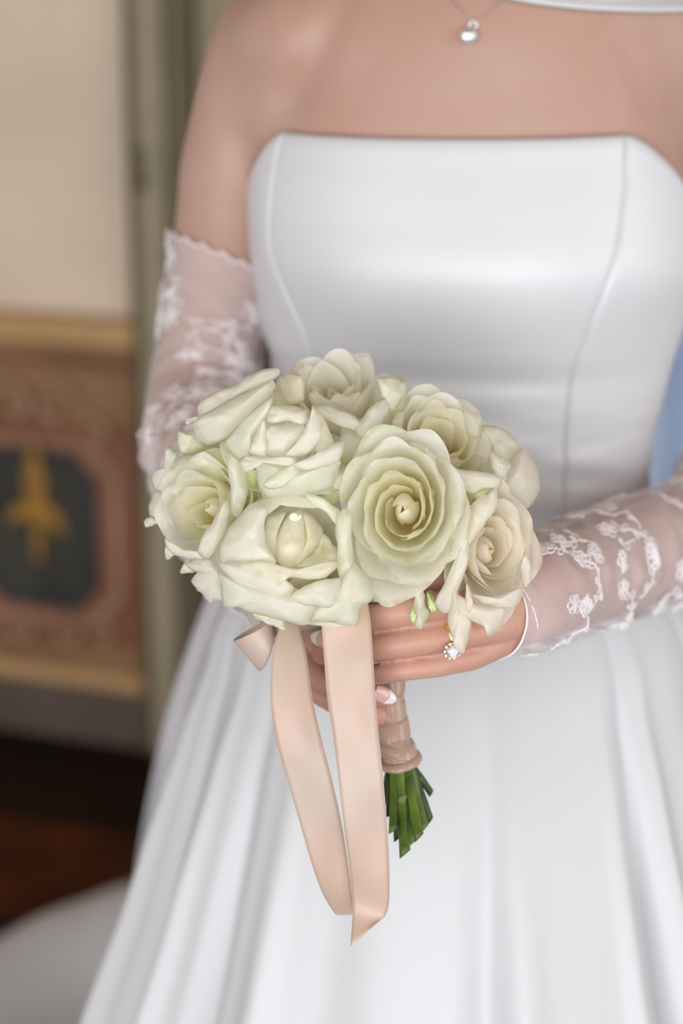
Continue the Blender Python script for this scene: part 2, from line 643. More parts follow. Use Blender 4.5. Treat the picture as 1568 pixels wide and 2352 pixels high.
def phi_at(px, z, off=0.0):
    best, bp = 1e9, 0
    for k in range(-150, 151):
        ph = k / 150 * 1.5
        e = abs(proj(torso(ph, z, off))[0] - px)
        if e < best:
            best, bp = e, ph
    return bp


# ------------------------------------------------------------------ body
ARM_R = [(WY(640, 105, 1.36), 0.049), (WY(600, 200, 1.36), 0.047), (WY(571, 300, 1.36), 0.0445), (WY(545, 400, 1.36), 0.0425),
         (WY(530, 500, 1.36), 0.0405), (WY(508, 650, 1.35), 0.0385), (WY(481, 800, 1.33), 0.0362), (WY(460, 930, 1.30), 0.0350),
         (WY(478, 1040, 1.24), 0.0345), (WY(525, 1160, 1.17), 0.032), (WY(590, 1260, 1.11), 0.028), (WY(645, 1345, 1.07), 0.0245)]
ARM_L = [(WY(1560, 105, 1.38), 0.049), (WY(1620, 220, 1.38), 0.046), (WY(1680, 400, 1.38), 0.043), (WY(1720, 600, 1.37), 0.041),
         (WY(1735, 850, 1.35), 0.039), (WY(1715, 1050, 1.32), 0.040), (WY(1660, 1190, 1.26), 0.040), (WY(1568, 1243, 1.20), 0.036),
         (WY(1420, 1290, 1.13), 0.034), (WY(1290, 1340, 1.07), 0.030), (WY(1190, 1385, 1.03), 0.0255)]
LH = {
    'index': [(1185, 1375, 1.055, 13), (1110, 1325, 1.04, 10.5), (1000, 1330, 1.03, 8.6), (910, 1352, 1.03, 8.0), (850, 1370, 1.04, 7.2)],
    'middle': [(1185, 1398, 1.05, 13), (1105, 1385, 1.030, 9.6), (1030, 1393, 1.016, 8.6), (945, 1403, 1.010, 8.5), (860, 1418, 1.016, 7.9), (790, 1432, 1.03, 7.2)],
    'ring': [(1180, 1420, 1.05, 13), (1100, 1448, 1.030, 9.4), (1030, 1462, 1.017, 8.4), (970, 1471, 1.012, 8.5), (870, 1488, 1.016, 7.8), (800, 1494, 1.03, 7.5), (742, 1499, 1.045, 7.6)],
    'pinky': [(1170, 1445, 1.055, 12.5), (1095, 1503, 1.036, 8.4), (1040, 1520, 1.025, 7.3), (1000, 1529, 1.019, 7.0), (930, 1539, 1.016, 6.3), (885, 1546, 1.020, 6.3), (860, 1549, 1.028, 6.0)],
    'thumb': [(1170, 1400, 1.065, 13), (1080, 1380, 1.085, 11.5), (1000, 1385, 1.10, 10), (930, 1420, 1.10, 9)],
}
RH = {
    'index': [(700, 1440, 1.095, 12), (702, 1520, 1.072, 10), (745, 1568, 1.058, 8.8), (800, 1580, 1.050, 8.2), (850, 1591, 1.050, 7.8), (880, 1599, 1.055, 6.8)],
    'middle': [(710, 1460, 1.105, 12), (715, 1560, 1.085, 9.5), (765, 1605, 1.074, 8.5), (820, 1628, 1.066, 7.8), (868, 1642, 1.068, 7.0)],
    'ring': [(720, 1470, 1.11, 12), (740, 1550, 1.11, 9.5), (790, 1600, 1.10, 8.5), (850, 1620, 1.095, 7.8)],
    'pinky': [(730, 1460, 1.12, 11), (770, 1540, 1.12, 8.5), (830, 1570, 1.115, 7.0)],
    'thumb': [(690, 1420, 1.085, 12), (720, 1445, 1.075, 11), (760, 1480, 1.065, 9.5), (820, 1505, 1.068, 9), (880, 1525, 1.068, 8)],
}


def hc(l):
    return [(W(a, b, d), r / 1000) for a, b, d, r in l]


def build_body(person):
    parts = []
    BT = [(0.93, TZ[0][1], 0.12)] + [(z, c, a) for z, c, a in TZ if z < 1.30] + [
        (1.335, TZ[-1][1] - 0.002, 0.150), (1.37, TZ[-1][1] - 0.002, 0.146), (1.405, TZ[-1][1], 0.138), (1.44, TZ[-1][1] + .002, 0.118),
        (1.465, TZ[-1][1] + .003, 0.078), (1.49, TZ[-1][1] + .003, 0.054), (1.56, TZ[-1][1] + .004, 0.050)]
    BB = [(0.93, 0.08), (1.03, 0.082), (1.08, 0.082), (1.13, 0.086), (1.165, 0.091), (1.19, 0.102), (1.225, 0.114), (1.25, 0.1165), (1.28, 0.111), (1.335, 0.094),
          (1.37, 0.0885), (1.405, 0.083), (1.44, 0.069), (1.465, 0.054), (1.49, 0.048), (1.56, 0.046)]
    rows = []
    for k in range(64):
        z = 0.93 + (1.56 - 0.93) * k / 63
        rows.append([torso(2 * pi * j / 64 - pi, z, -0.004 if z < 1.33 else 0, BT, BB) for j in range(64)])
    v, f, _ = grid(rows, True, True)
    parts.append((v, f))
    cx = TZ[-1][1]
    # trapezius, collar bones and shoulders
    for s, arm in ((-1, ARM_R), (1, ARM_L)):
        sh = arm[0][0]
        parts.append(chain([(Vector((cx + s * 0.015, YC + 0.01, 1.46)), 0.045), (Vector((cx + s * 0.08, YC + 0.02, 1.435)), 0.042), (sh, 0.048)]))
        parts.append(chain([(Vector((cx + s * 0.012, YC - 0.058, 1.428)), 0.010), (Vector((cx + s * 0.07, YC - 0.050, 1.437)), 0.008), (Vector((sh.x - s * 0.01, sh.y - 0.03, 1.447)), 0.009)]))
        # chest to arm sheet of muscle
        parts.append(chain([(Vector((cx + s * 0.07, YC - 0.020, 1.385)), 0.052), (Vector((cx + s * 0.12, YC - 0.004, 1.39)), 0.050), (arm[0][0] + Vector((-s * 0.005, 0, -0.012)), 0.049)]))
        parts.append(chain([(Vector((cx + s * 0.085, YC - 0.012, 1.335)), 0.055), (Vector((cx + s * 0.125, YC + 0.004, 1.35)), 0.047), (arm[1][0], 0.044)]))
        parts.append(chain(arm, 60, 32))
    for H, arm in ((LH, ARM_L), (RH, ARM_R)):
        for nme, l in H.items():
            parts.append(chain([(arm[-1][0], 0.016)] + [(p_, r_ * 0.95) for p_, r_ in hc(l)], 40, 20))
    # left palm filler
    parts.append(chain([(ARM_L[-1][0], 0.024), (W(1130, 1415, 1.055), 0.0175), (W(1095, 1430, 1.055), 0.014)]))
    parts.append(chain([(ARM_R[-1][0], 0.022), (W(690, 1440, 1.105), 0.019), (W(725, 1490, 1.105), 0.016)]))
    v, f = join(parts)
    me = bpy.data.meshes.new('tmp')
    me.from_pydata(v, [], f)
    me.update()
    bm = bmesh.new()
    bm.from_mesh(me)
    bmesh.ops.recalc_face_normals(bm, faces=bm.faces)
    bm.to_mesh(me)
    bm.free()
    t = bpy.data.objects.new('tmp', me)
    COL.objects.link(t)
    mod(t, 'REMESH', mode='VOXEL', voxel_size=0.0013, use_smooth_shade=True)
    dg = bpy.context.evaluated_depsgraph_get()
    m2 = bpy.data.meshes.new_from_object(t.evaluated_get(dg))
    bpy.data.objects.remove(t)
    # weights: torso and arms smoothed strongly, the hands hardly
    hand = [p for p, r in hc([x for l in LH.values() for x in l] + [x for l in RH.values() for x in l])]
    o = bpy.data.objects.new('tmp2', m2)
    COL.objects.link(o)
    vg = o.vertex_groups.new(name='soft')
    buckets = {}
    joints = []
    for l in LH.values():
        for q in l[2:]:
            joints.append(W(*q[:3]))
    tips = [W(*l[-1][:3]) for l in list(LH.values()) + list(RH.values())]
    blush = []
    soft2 = {}
    handc = W(900, 1470, 1.05)
    for v in m2.vertices:
        dh = (v.co - handc).length
        wgt = sstep(0.085, 0.125, dh)
        buckets.setdefault(round(wgt, 2), []).append(v.index)
        b = 0.0
        if dh < 0.12:
            b = 0.42  # whole hand: redder skin, plus strong light on it put into the colour
            for j in joints:
                d = (v.co - j).length
                if d < 0.02:
                    b = max(b, 0.85 * exp(-(d / 0.0085) ** 2))
            for j in tips:
                d = (v.co - j).length
                if d < 0.02:
                    b = max(b, 0.95 * exp(-(d / 0.011) ** 2))
            if v.co.y > 1.03 and v.co.x < 0.03:
                b = max(b, 0.45)
        blush.append(b)
        w2 = sstep(1.30, 1.345, v.co.z)
        if w2 > 0:
            soft2.setdefault(round(w2, 1), []).append(v.index)
    for wv, ids in buckets.items():
        vg.add(ids, wv, 'REPLACE')
    vg2 = o.vertex_groups.new(name='softer')
    for wv, ids in soft2.items():
        vg2.add(ids, wv, 'REPLACE')
    mod(o, 'SMOOTH', factor=0.8, iterations=420, vertex_group='softer')
    mod(o, 'SMOOTH', factor=0.5, iterations=2)
    mod(o, 'SMOOTH', factor=0.6, iterations=150, vertex_group='soft').show_render = True
    dg = bpy.context.evaluated_depsgraph_get()
    m3 = bpy.data.meshes.new_from_object(o.evaluated_get(dg))
    bpy.data.objects.remove(o)
    at = m3.attributes.new('blush', 'FLOAT', 'POINT')
    at.data.foreach_set('value', blush)
    def groove(p, a, b, amp, wid):
        ab, ap = b - a, p - a
        t = max(0.0, min(1.0, ap.dot(ab) / ab.dot(ab)))
        d = ap - ab * t
        return amp * exp(-(d.x * d.x + d.z * d.z) / wid ** 2) * sin(pi * (0.12 + 0.76 * t))
    gr = [(WY(800, -10, 1.27), WY(592, 372, 1.31), 0.0060, 0.013), (WY(1385, 30, 1.27), WY(1520, 360, 1.31), 0.0035, 0.012)]
    push = [(v.index, v.co - Vector((0, -1, 0.25)) * sum(groove(v.co, *g_) for g_ in gr)) for v in m3.vertices if v.co.z > 1.30 and v.co.y < 1.37]
    for i_, c_ in push:
        m3.vertices[i_].co = c_
    m3.materials.clear()
    m3.materials.append(M['skin'])
    m3.polygons.foreach_set('use_smooth', [True] * len(m3.polygons))
    org = WORLD[person.name]
    m3.transform(Matrix.Translation(-org))
    body = bpy.data.objects.new('body', m3)
    put(body, person, org)
    bvh = BVHTree.FromPolygons([v.co + org for v in m3.vertices], [p.vertices for p in m3.polygons])
    return body, bvh


def nail(person, base, d, nrm, length, width, tipf, curve=0.5):
    """an almond french nail: base point, direction, outward normal"""
    d = d.normalized()
    nrm = (nrm - d * nrm.dot(d)).normalized()
    s = d.cross(nrm)

    def part(v0, v1, name, mat, par, lift):
        rows = []
        for i in range(13):
            v = lerp(v0, v1, i / 12)
            hw = width / 2 * (1 - 0.0 * v) * (1 - max(0, (v - 0.55) / 0.45) ** 2.2) ** 0.5 if v < 1 else 0.0
            hw = max(hw, width * 0.03) * min(1, 0.75 + v * 1.2)
            row = []
            for j in range(11):
                u = -1 + 2 * j / 10
                sm = 0.0
                if name == 'nail_tip' and i == 0:
                    pass
                bend = -0.55 * (u ** 2) * hw * curve
                # smile line: the white tip climbs at the sides
                vv = v
                if v0 > 0:
                    vv = v - (1 - (v - v0) / (1 - v0)) * 0.13 * u * u
                elif v1 < 1:
                    vv = v * (1 - 0.13 * u * u / v1 * 1.0 * (v / v1)) if v1 else v
                row.append(base + d * length * vv + s * hw * u + nrm * (lift + bend - length * 0.10 * vv * vv))
            rows.append(row)
        v, f, _ = grid(rows)
        o = mobj(name, v, f, mat, par)
        mod(o, 'SOLIDIFY', thickness=0.0006, offset=-1)
        return o
    a = part(0.0, tipf, 'fingernail', M['nail'], person, 0.0)
    part(tipf, 1.0, 'nail_tip', M['nail_white'], a, 0.00015)


# ------------------------------------------------------------------ gown
def ztop(phi, pl, pr):
    """height of the neckline at angle phi"""
    zc = WY(1045, 319, YC - 0.10).z
    zl = WY(650, 308, YC - 0.07).z
    zr = WY(1440, 304, YC - 0.07).z
    if phi < pl:
        t = (pl - phi)
        return zl - 0.075 * min(1.0, (t / 0.62)) ** 1.7
    if phi > pr:
        t = (phi - pr)
        return zr - 0.075 * min(1.0, (t / 0.80)) ** 1.5
    t = (phi - pl) / (pr - pl)
    return lerp(zl, zr, t) + (zc - (zl + zr) / 2) * sin(pi * t)


def build_gown(person, bvh):
    LS = [(310, 650), (400, 634), (500, 622), (600, 628), (700, 668), (800, 715), (900, 735), (1200, 740)]
    RS = [(305, 1440), (400, 1434), (500, 1424), (620, 1395), (740, 1350), (850, 1310), (950, 1296), (1200, 1290)]

    def seam(tab, z):
        # front depth for the z -> py relation
        y0 = YC - interp(BF, z)[0] * 0.8
        py = proj((0, y0, z))[1]
        return phi_at(interp(tab, py)[0], z, 0.004)
    zs = [1.045 + (1.36 - 1.045) * k / 24 for k in range(25)]
    sl = [(z, seam(LS, z)) for z in zs]
    sr = [(z, seam(RS, z)) for z in zs]
    pl, pr = interp(sl, 1.325)[0], interp(sr, 1.325)[0]
    Z0 = 1.045

    def wr(phi, z):
        """fine horizontal drag wrinkles at the waist, stronger right of the seam"""
        p = torso(phi, z)
        n = noise.noise(Vector((p.x * 3 + 3, 0, z * 62 + p.x * 16))) * 0.0042
        n += noise.noise(Vector((p.x * 5, 4, z * 120 - p.x * 20))) * 0.0012
        amp = 1 - sstep(1.10, 1.175, z)
        big = -0.0045 * exp(-((z - 1.172) / 0.009) ** 2) * exp(-((p.x - 0.05) / 0.10) ** 2)
        soft = 0.002 * noise.noise(Vector((p.x * 9, 7, z * 14)))
        return n * amp + big + soft

    def panel(name, fa, fb, nu, label=None, inset=0.0025):
        rows = []
        NV = 90
        for j in range(nu + 1):
            u = j / nu
            row = []
            # top of this column
            pt = lerp(fa(1.325), fb(1.325), u)
            zt = ztop(pt, pl, pr)
            for i in range(NV + 1):
                z = lerp(Z0, zt, i / NV)
                ph = lerp(fa(z), fb(z), u)
                e = min(u, 1 - u) * abs(fb(z) - fa(z)) * 0.14
                off = 0.0050 + wr(ph, z) - 0.0009 * exp(-(e / 0.0012) ** 2)
                if i >= NV - 1:
                    off -= 0.001 * (i - NV + 2)
                row.append(torso(ph, z, off))
            rows.append(row)
        v, f, uv = grid(rows)
        f = [tuple(reversed(q)) for q in f]
        o = mobj(name, v, f, M['satin_bodice'], gown, uvs=uv)
        mod(o, 'SOLIDIFY', thickness=0.002, offset=-1)
        if label:
            o['label'] = label
        return o
    gown = empty('gown', (TZ[0][1], YC, 0.0), parent=person)
    gown['label'] = 'strapless white satin ball gown'
    L = lambda z: interp(sl, z)[0]
    R = lambda z: interp(sr, z)[0]
    panel('front_panel', L, R, 90)
    panel('side_panel', lambda z: -pi * 0.98, L, 60)
    panel('side_panel', R, lambda z: pi * 0.98, 60)
    # raised seam cords along both princess seams
    for S in (L, R):
        ps = [torso(S(z), z, 0.0042 + wr(S(z), z)) for z in [lerp(1.05, 1.32, k / 60) for k in range(61)]]
        mobj('seam', *tube(ps, [0.0007] * 61, 6), M['satin_bodice'], gown)
    # skirt
    LP = [(1150, 640), (1230, 622), (1300, 572), (1400, 510), (1500, 486), (1600, 452), (1700, 424), (1850, 378), (2000, 334), (2200, 262), (2352, 212)]
    tab = []
    cx0 = TZ[0][1]
    for py, lx in LP:
        p = WY(lx, py, YC)
        cx = cx0 + 0.0
        tab.append((p.z, cx - p.x))
    tab.append((0.02, tab[-1][1] + 0.62 * (tab[-1][1] - tab[-3][1]) / (tab[-3][0] - tab[-1][0]) * 1.0))
    tab.sort()
    bft = [(0.02, 0.52), (0.62, 0.295), (0.80, 0.235), (0.95, 0.165), (1.02, 0.115), (1.06, 0.092)]
    folds = [(-1.42, .05, -.030), (-1.22, .045, .022), (-1.05, .05, -.026), (-0.88, .04, .020), (-0.70, .05, -.030), (-0.50, .05, .014), (-0.30, .10, -.010),
             (0.16, .05, -.016), (0.27, .06, .012), (0.60, .035, .014), (0.70, .028, -.034), (0.80, .04, .020), (1.0, .08, .010),
             (1.16, .035, -.034), (1.27, .04, .02), (1.5, .05, -.03), (1.8, .06, -.03), (2.2, .06, -.03), (2.6, .06, -.03), (-1.7, .06, -.03), (-2.1, .06, -.03), (-2.6, .06, -.03), (3.0, .06, -.03)]
    rows = []
    NZ, NP = 120, 560
    for i in range(NZ + 1):
        z = lerp(1.065, 0.015, i / NZ)
        a = interp(tab, z)[0]
        bfr = interp(bft, z)[0]
        t = sstep(1.065, 0.90, z) * (0.35 + 0.65 * sstep(0.98, 0.55, z)) * (1 + 0.9 * sstep(0.6, 0, z))
        row = []
        for j in range(NP):
            ph = -pi + 2 * pi * j / NP
            b = bfr if abs(ph) < pi / 2 else lerp(bfr, bfr * 1.15, sstep(pi / 2, pi, abs(ph)))
            off = 0.004
            for p0, wd, am in folds:
                d = ph - p0
                if abs(d) < wd * 4:
                    st = sstep(1.04 - 0.04 * abs(sin(p0 * 7)), 0.80, z)
                    off += am * 0.95 * exp(-(d / wd) ** 2) * t * (0.4 + 0.6 * st)
            off += 0.010 * noise.noise(Vector((ph * 2.2, 1.3, z * 2))) * t
            s_, c_ = sin(ph), cos(ph)
            x = (a + off) * s_
            y = -(b + off) * c_
            row.append(Vector((cx0 + x * cos(PSI) - y * sin(PSI), YC + x * sin(PSI) + y * cos(PSI), z)))
        rows.append(row)
    v, f, uv = grid(rows, True)
    sk = mobj('skirt', v, f, M['satin'], gown)
    # the train, spread on the floor behind and to the left
    def onfloor(px, py, z=0.03):
        r_ = W(px, py, 1) - CAM
        return CAM + r_ * ((z - CAM.z) / r_.z)
    far_ = [tuple(onfloor(*q)) for q in [(-700, 2420), (-400, 2300), (-200, 2235), (0, 2168), (150, 2112), (290, 2062), (450, 2020), (700, 1990), (1000, 1990)]]
    near_ = [(-1.0, 1.05, .03), (-0.9, 1.1, .03), (-0.75, 1.15, .03), (-0.6, 1.2, .03), (-0.45, 1.25, .03), (-0.3, 1.3, .03), (-0.15, 1.4, .03), (0.0, 1.5, .03), (0.2, 1.6, .03)]
    fa_, ne_ = crom(far_, 110), crom(near_, 110)
    rows = []
    for i in range(90):
        u = i / 89
        row = []
        for j in range(110):
            p = Vector(ne_[j]).lerp(Vector(fa_[j]), u)
            q = u * 5.2 + j * 0.016 + 0.5 * noise.noise(Vector((j * .05, u * 2, 1)))
            h = 0.095 * (0.5 + 0.5 * sin(q * 3.4)) ** 1.6 * (0.55 + 0.45 * noise.noise(Vector((p.x * 2.3, p.y * 2.3, 4)))) + 0.02 * noise.noise(Vector((p.x * 5, p.y * 5, 0)))
            h += 0.055 * exp(-((u - 0.86) / 0.10) ** 2)
            p.z = 0.004 + max(0.0, h + 0.012) * (1 - sstep(0.93, 1.0, u))
            row.append(p)
        rows.append(row)
    v, f, uv = grid(rows)
    o = mobj('train', v, f, M['satin'], gown)
    o['label'] = 'satin train spread over the floor'
    # satin band that crosses the neck side of her left shoulder
    rows = []
    cl = crom([(1060, -40), (1180, 0), (1330, 21), (1470, 28), (1580, 26), (1640, 22), (1700, 17)], 40)
    for x, y in cl:
        row = []
        for j, (dy, lift) in enumerate([(0, 2), (0, 7), (-5, 8.5), (-14, 8), (-17, 6.5), (-40, 6), (-80, 6), (-130, 6), (-180, 7)]):
            d_ = (W(x, y + dy, 1) - CAM).normalized()
            h_ = bvh.ray_cast(CAM, d_)[0]
            if h_ is None:
                h_ = WY(x, y + dy, (row[-1].y + lift / 1000 + 0.030) if row else 1.33)
            row.append(h_ - d_ * lift / 1000)
        rows.append(row)
    v, f, uv = grid(rows)
    o = mobj('shoulder_drape', v, f, M['satin'], person)
    o['label'] = 'folded white satin edge over her left shoulder'
    return gown


# ------------------------------------------------------------------ lace gloves
def build_glove(person, arm, i0, i1, slack, seed, label, lace_n, cuff=None, far=False):
    """a sheer sleeve round the arm path from station i0 to i1 (floats along the arm table)"""
    tab = [(k, p.x, p.y, p.z, r) for k, (p, r) in enumerate(arm)]
    N, SEG = 150, 72
    st = [interp(tab, lerp(i0, i1, k / (N - 1))) for k in range(N)]
    path = [Vector(q[:3]) for q in st]
    fr = frames(path)
    rnd = random.Random(seed)
    rows = []
    s = 0.0
    acc = [0.0]
    for k in range(1, N):
        s += (path[k] - path[k - 1]).length
        acc.append(s)
    Lt = s

    def surf(sv, a, lift=0.0):
        """point on the glove at arc length sv, angle a"""
        sv = max(0.0, min(Lt, sv))
        k = min(N - 2, int(sv / Lt * (N - 1)))
        while k > 0 and acc[k] > sv: k -= 1
        while k < N - 2 and acc[k + 1] < sv: k += 1
        t = (sv - acc[k]) / (acc[k + 1] - acc[k])
        p = path[k].lerp(path[k + 1], t)
        r = lerp(st[k][3], st[k + 1][3], t)
        T, Nn, B = fr[k]
        n2, b2 = fr[k + 1][1], fr[k + 1][2]
        n_, b_ = Nn.lerp(n2, t), B.lerp(b2, t)
        wv = slack(sv / Lt)
        wrk = noise.noise(Vector((cos(a) * 1.3, sin(a) * 1.3, sv * 75 + sin(a * 2) * 1.2 + seed))) * 0.0055 * wv
        wrk += noise.noise(Vector((cos(a) * 2.6, sin(a) * 2.6, sv * 150 + seed))) * 0.0022 * wv
        return p + (n_ * cos(a) + b_ * sin(a)) * (r + 0.0022 + 0.004 * wv + wrk + lift)
    def rim(a):
        d = fr[2][1] * cos(a) + fr[2][2] * sin(a)
        return 0.013 * (1 + d.x) + 0.004 * abs(sin(a * 9)) if far else 0.004 * abs(sin(a * 9))
    def cut(a):
        if far:
            return 0.001
        d = fr[-3][1] * cos(a) + fr[-3][2] * sin(a)
        return 0.0005 + 0.014 * (0.5 + 0.5 * d.z)
    uv = []
    for k in range(N):
        row = []
        for j in range(SEG + 1):
            a = 2 * pi * j / SEG
            sv = acc[k]
            if k < 40:
                sv = lerp(rim(a), acc[40], k / 40)
            if not far and k > N - 40:
                sv = lerp(acc[N - 40], Lt - cut(a), (k - N + 40) / 39)
            row.append(surf(sv, a))
            uv.append((a * 0.036, acc[k]))
        rows.append(row)
    v, f, _ = grid(rows)
    g = mobj('lace_glove', v, f, M['net'], person, uvs=uv)
    g['label'] = label
    # rims
    for sv, th in ((0.003, 0.0009), (Lt - 0.001, 0.0006)):
        ps = [surf(rim(a) if sv < 0.01 else Lt - cut(a), a, 0.0003) for a in [2 * pi * j / 90 for j in range(91)]]
        mobj('glove_hem', *tube(ps, [th] * len(ps), 6), M['thread'], g)
    # embroidered sprays: cords lying on the net
    parts = []

    def cord(pts, th):
        ps = [surf(min(sv, Lt - (0.002 if far else 0.018)), a, th * 0.4) for sv, a in pts]
        parts.append(tube(ps, [th] * len(ps), 5, False))

    def loop(sv, a, ang, ln, wd, th):
        pts = []
        for q in range(13):
            t = q / 12 * 2 * pi
            x = ln * (0.5 - 0.5 * cos(t))
            y = wd * sin(t) * (0.6 + 0.4 * x / ln)
            pts.append((sv + x * cos(ang) - y * sin(ang), a + (x * sin(ang) + y * cos(ang)) / 0.036))
        cord(pts, th)
    for idx in range(lace_n):
        sv = Lt * ((idx * 0.61803 + 0.2) % 1.0)
        a = idx * 2 * pi / lace_n * 7 + rnd.uniform(-.3, .3)
        ang = rnd.uniform(0, 2 * pi)
        th = rnd.uniform(0.00035, 0.0006)
        big = 0.8 if not far else 1.2
        # stem with side leaves
        pts = []
        x, y = sv, a
        aa = ang
        leaves = []
        for q in range(14):
            pts.append((x, y))
            x += 0.0026 * cos(aa) * big
            y += 0.0026 * sin(aa) / 0.036 * big
            aa += 0.11 * (1 if ang > pi else -1) + rnd.uniform(-.1, .1)
            if q % 3 == 2:
                leaves.append((x, y, aa))
        cord(pts, th)
        for q, (lx, ly, la) in enumerate(leaves):
            loop(lx, ly, la + (0.9 if q % 2 else -0.9), 0.0075 * big, 0.0019, th)
        # the flower at its end
        n = rnd.choice((5, 6))
        for q in range(n):
            loop(x, y, 2 * pi * q / n + ang, 0.0085 * big, 0.0030, th * 1.15)
            if q % 2 == 0:
                loop(x, y, 2 * pi * q / n + ang, 0.0055 * big, 0.0012, th)
    v, f = join(parts)
    e = mobj('lace_embroidery', v, f, M['thread'], g)
    e['kind'] = 'stuff'
    return g


# ------------------------------------------------------------------ roses
def petal_rows(P, nu=12, nv=14):
    """P: dict. local frame: +Z flower axis, petal centred on +X turned by th. returns rows of local points and uvs"""
    rc, H, rt, curl, lc, half, flat = P['rc'], P['H'], P['rt'], P['curl'], P['lc'], P['half'], P['flat']
    sd = P['seed']
    rnd = random.Random(sd)
    ph1, ph2, ph3 = rnd.uniform(0, 6.28), rnd.uniform(0, 6.28), rnd.uniform(0, 6.28)
    ruf = P.get('ruf', 0.06)
    point = P.get('point', 0.12)
    asym = P.get('asym', rnd.uniform(-.12, .12))
    z0 = P.get('z0', 0)
    b = [(0.0, z0), (rc * 1.05, z0), (rc * P.get('belly', 1.08), lerp(z0, H, .55)), (rt, H)]
    # profile
    prof = []
    NB = 20
    for k in range(NB + 1):
        t = k / NB
        q = 1 - t
        x = q**3 * b[0][0] + 3 * q * q * t * b[1][0] + 3 * q * t * t * b[2][0] + t**3 * b[3][0]
        z = q**3 * b[0][1] + 3 * q * q * t * b[1][1] + 3 * q * t * t * b[2][1] + t**3 * b[3][1]
        prof.append((x, z))
    dx, dz = prof[-1][0] - prof[-2][0], prof[-1][1] - prof[-2][1]
    ang = math.atan2(dx, dz)
    NC = 10
    for k in range(NC):
        ang += curl / NC * (0.5 + k / NC)
        x, z = prof[-1]
        prof.append((x + sin(ang) * lc / NC, z + cos(ang) * lc / NC))
    acc = [0]
    for k in range(1, len(prof)):
        acc.append(acc[-1] + math.hypot(prof[k][0] - prof[k - 1][0], prof[k][1] - prof[k - 1][1]))
    Ltot = acc[-1]

    def pr(s):
        s = max(0, min(Ltot * 0.9999, s))
        k = 0
        while acc[k + 1] < s:
            k += 1
        t = (s - acc[k]) / (acc[k + 1] - acc[k])
        dx, dz = prof[k + 1][0] - prof[k][0], prof[k + 1][1] - prof[k][1]
        l = math.hypot(dx, dz) or 1
        return lerp(prof[k][0], prof[k + 1][0], t), lerp(prof[k][1], prof[k + 1][1], t), dx / l, dz / l
    Wm = half * lerp(rc, (rc + rt) / 2, 0.5)
    Wm = half * max(rc, rt * 0.8)
    rows, uv = [], []
    for i in range(nv + 1):
        v = i / nv
        v = v ** 0.9
        row = []
        for j in range(nu + 1):
            u = -1 + 2 * j / nu
            tipl = 1 - 0.30 * abs(u) ** 2.6 - 0.03 * abs(u) + point * max(0, 1 - abs(u + asym) * 2.0) ** 1.5 * 0.6
            s = Ltot * v * tipl / (1 + point * 0.5)
            x, z, tx, tz = pr(s)
            wd = Wm * (0.22 + 0.78 * sin(min(1, v * 1.25) * pi / 2) ** 1.1) * (1 - 0.12 * max(0, v - .8) / .2)
            rho = max(x * lerp(1.0, flat, v), rc * 0.6, 0.0012)
            a = u * wd / rho
            a = max(-2.9, min(2.9, a))
            # the petal's own spiral overlap: one edge tucked, the other lifted
            rr = rho * (1 + P.get('spiral', 0.10) * u)
            X = (x - rho) + rr * cos(a)
            Y = rr * sin(a)
            # side edges roll back
            roll = P.get('roll', 0.3) * max(0, abs(u) - 0.55) ** 2 * 5 * v * v
            nx, nz = tz, -tx
            e = v ** 4
            ru = ruf * P['R'] * e * (sin(u * 5 + ph1) * 0.6 + sin(u * 9.5 + ph2) * 0.4) + 0.02 * P['R'] * noise.noise(Vector((u * 1.5 + sd, v * 2, 0)))
            X += nx * (roll * P['R'] * 0.22 + ru) * cos(a)
            Y += nx * (roll * P['R'] * 0.22 + ru) * sin(a)
            Z = z + nz * (roll * P['R'] * 0.22 + ru) + 0.03 * P['R'] * e * sin(u * 7 + ph3)
            th = P['th']
            row.append(Vector((X * cos(th) - Y * sin(th), X * sin(th) + Y * cos(th), Z)))
            uv.append(((u + 1) / 2, v))
        rows.append(row)
    return rows, uv


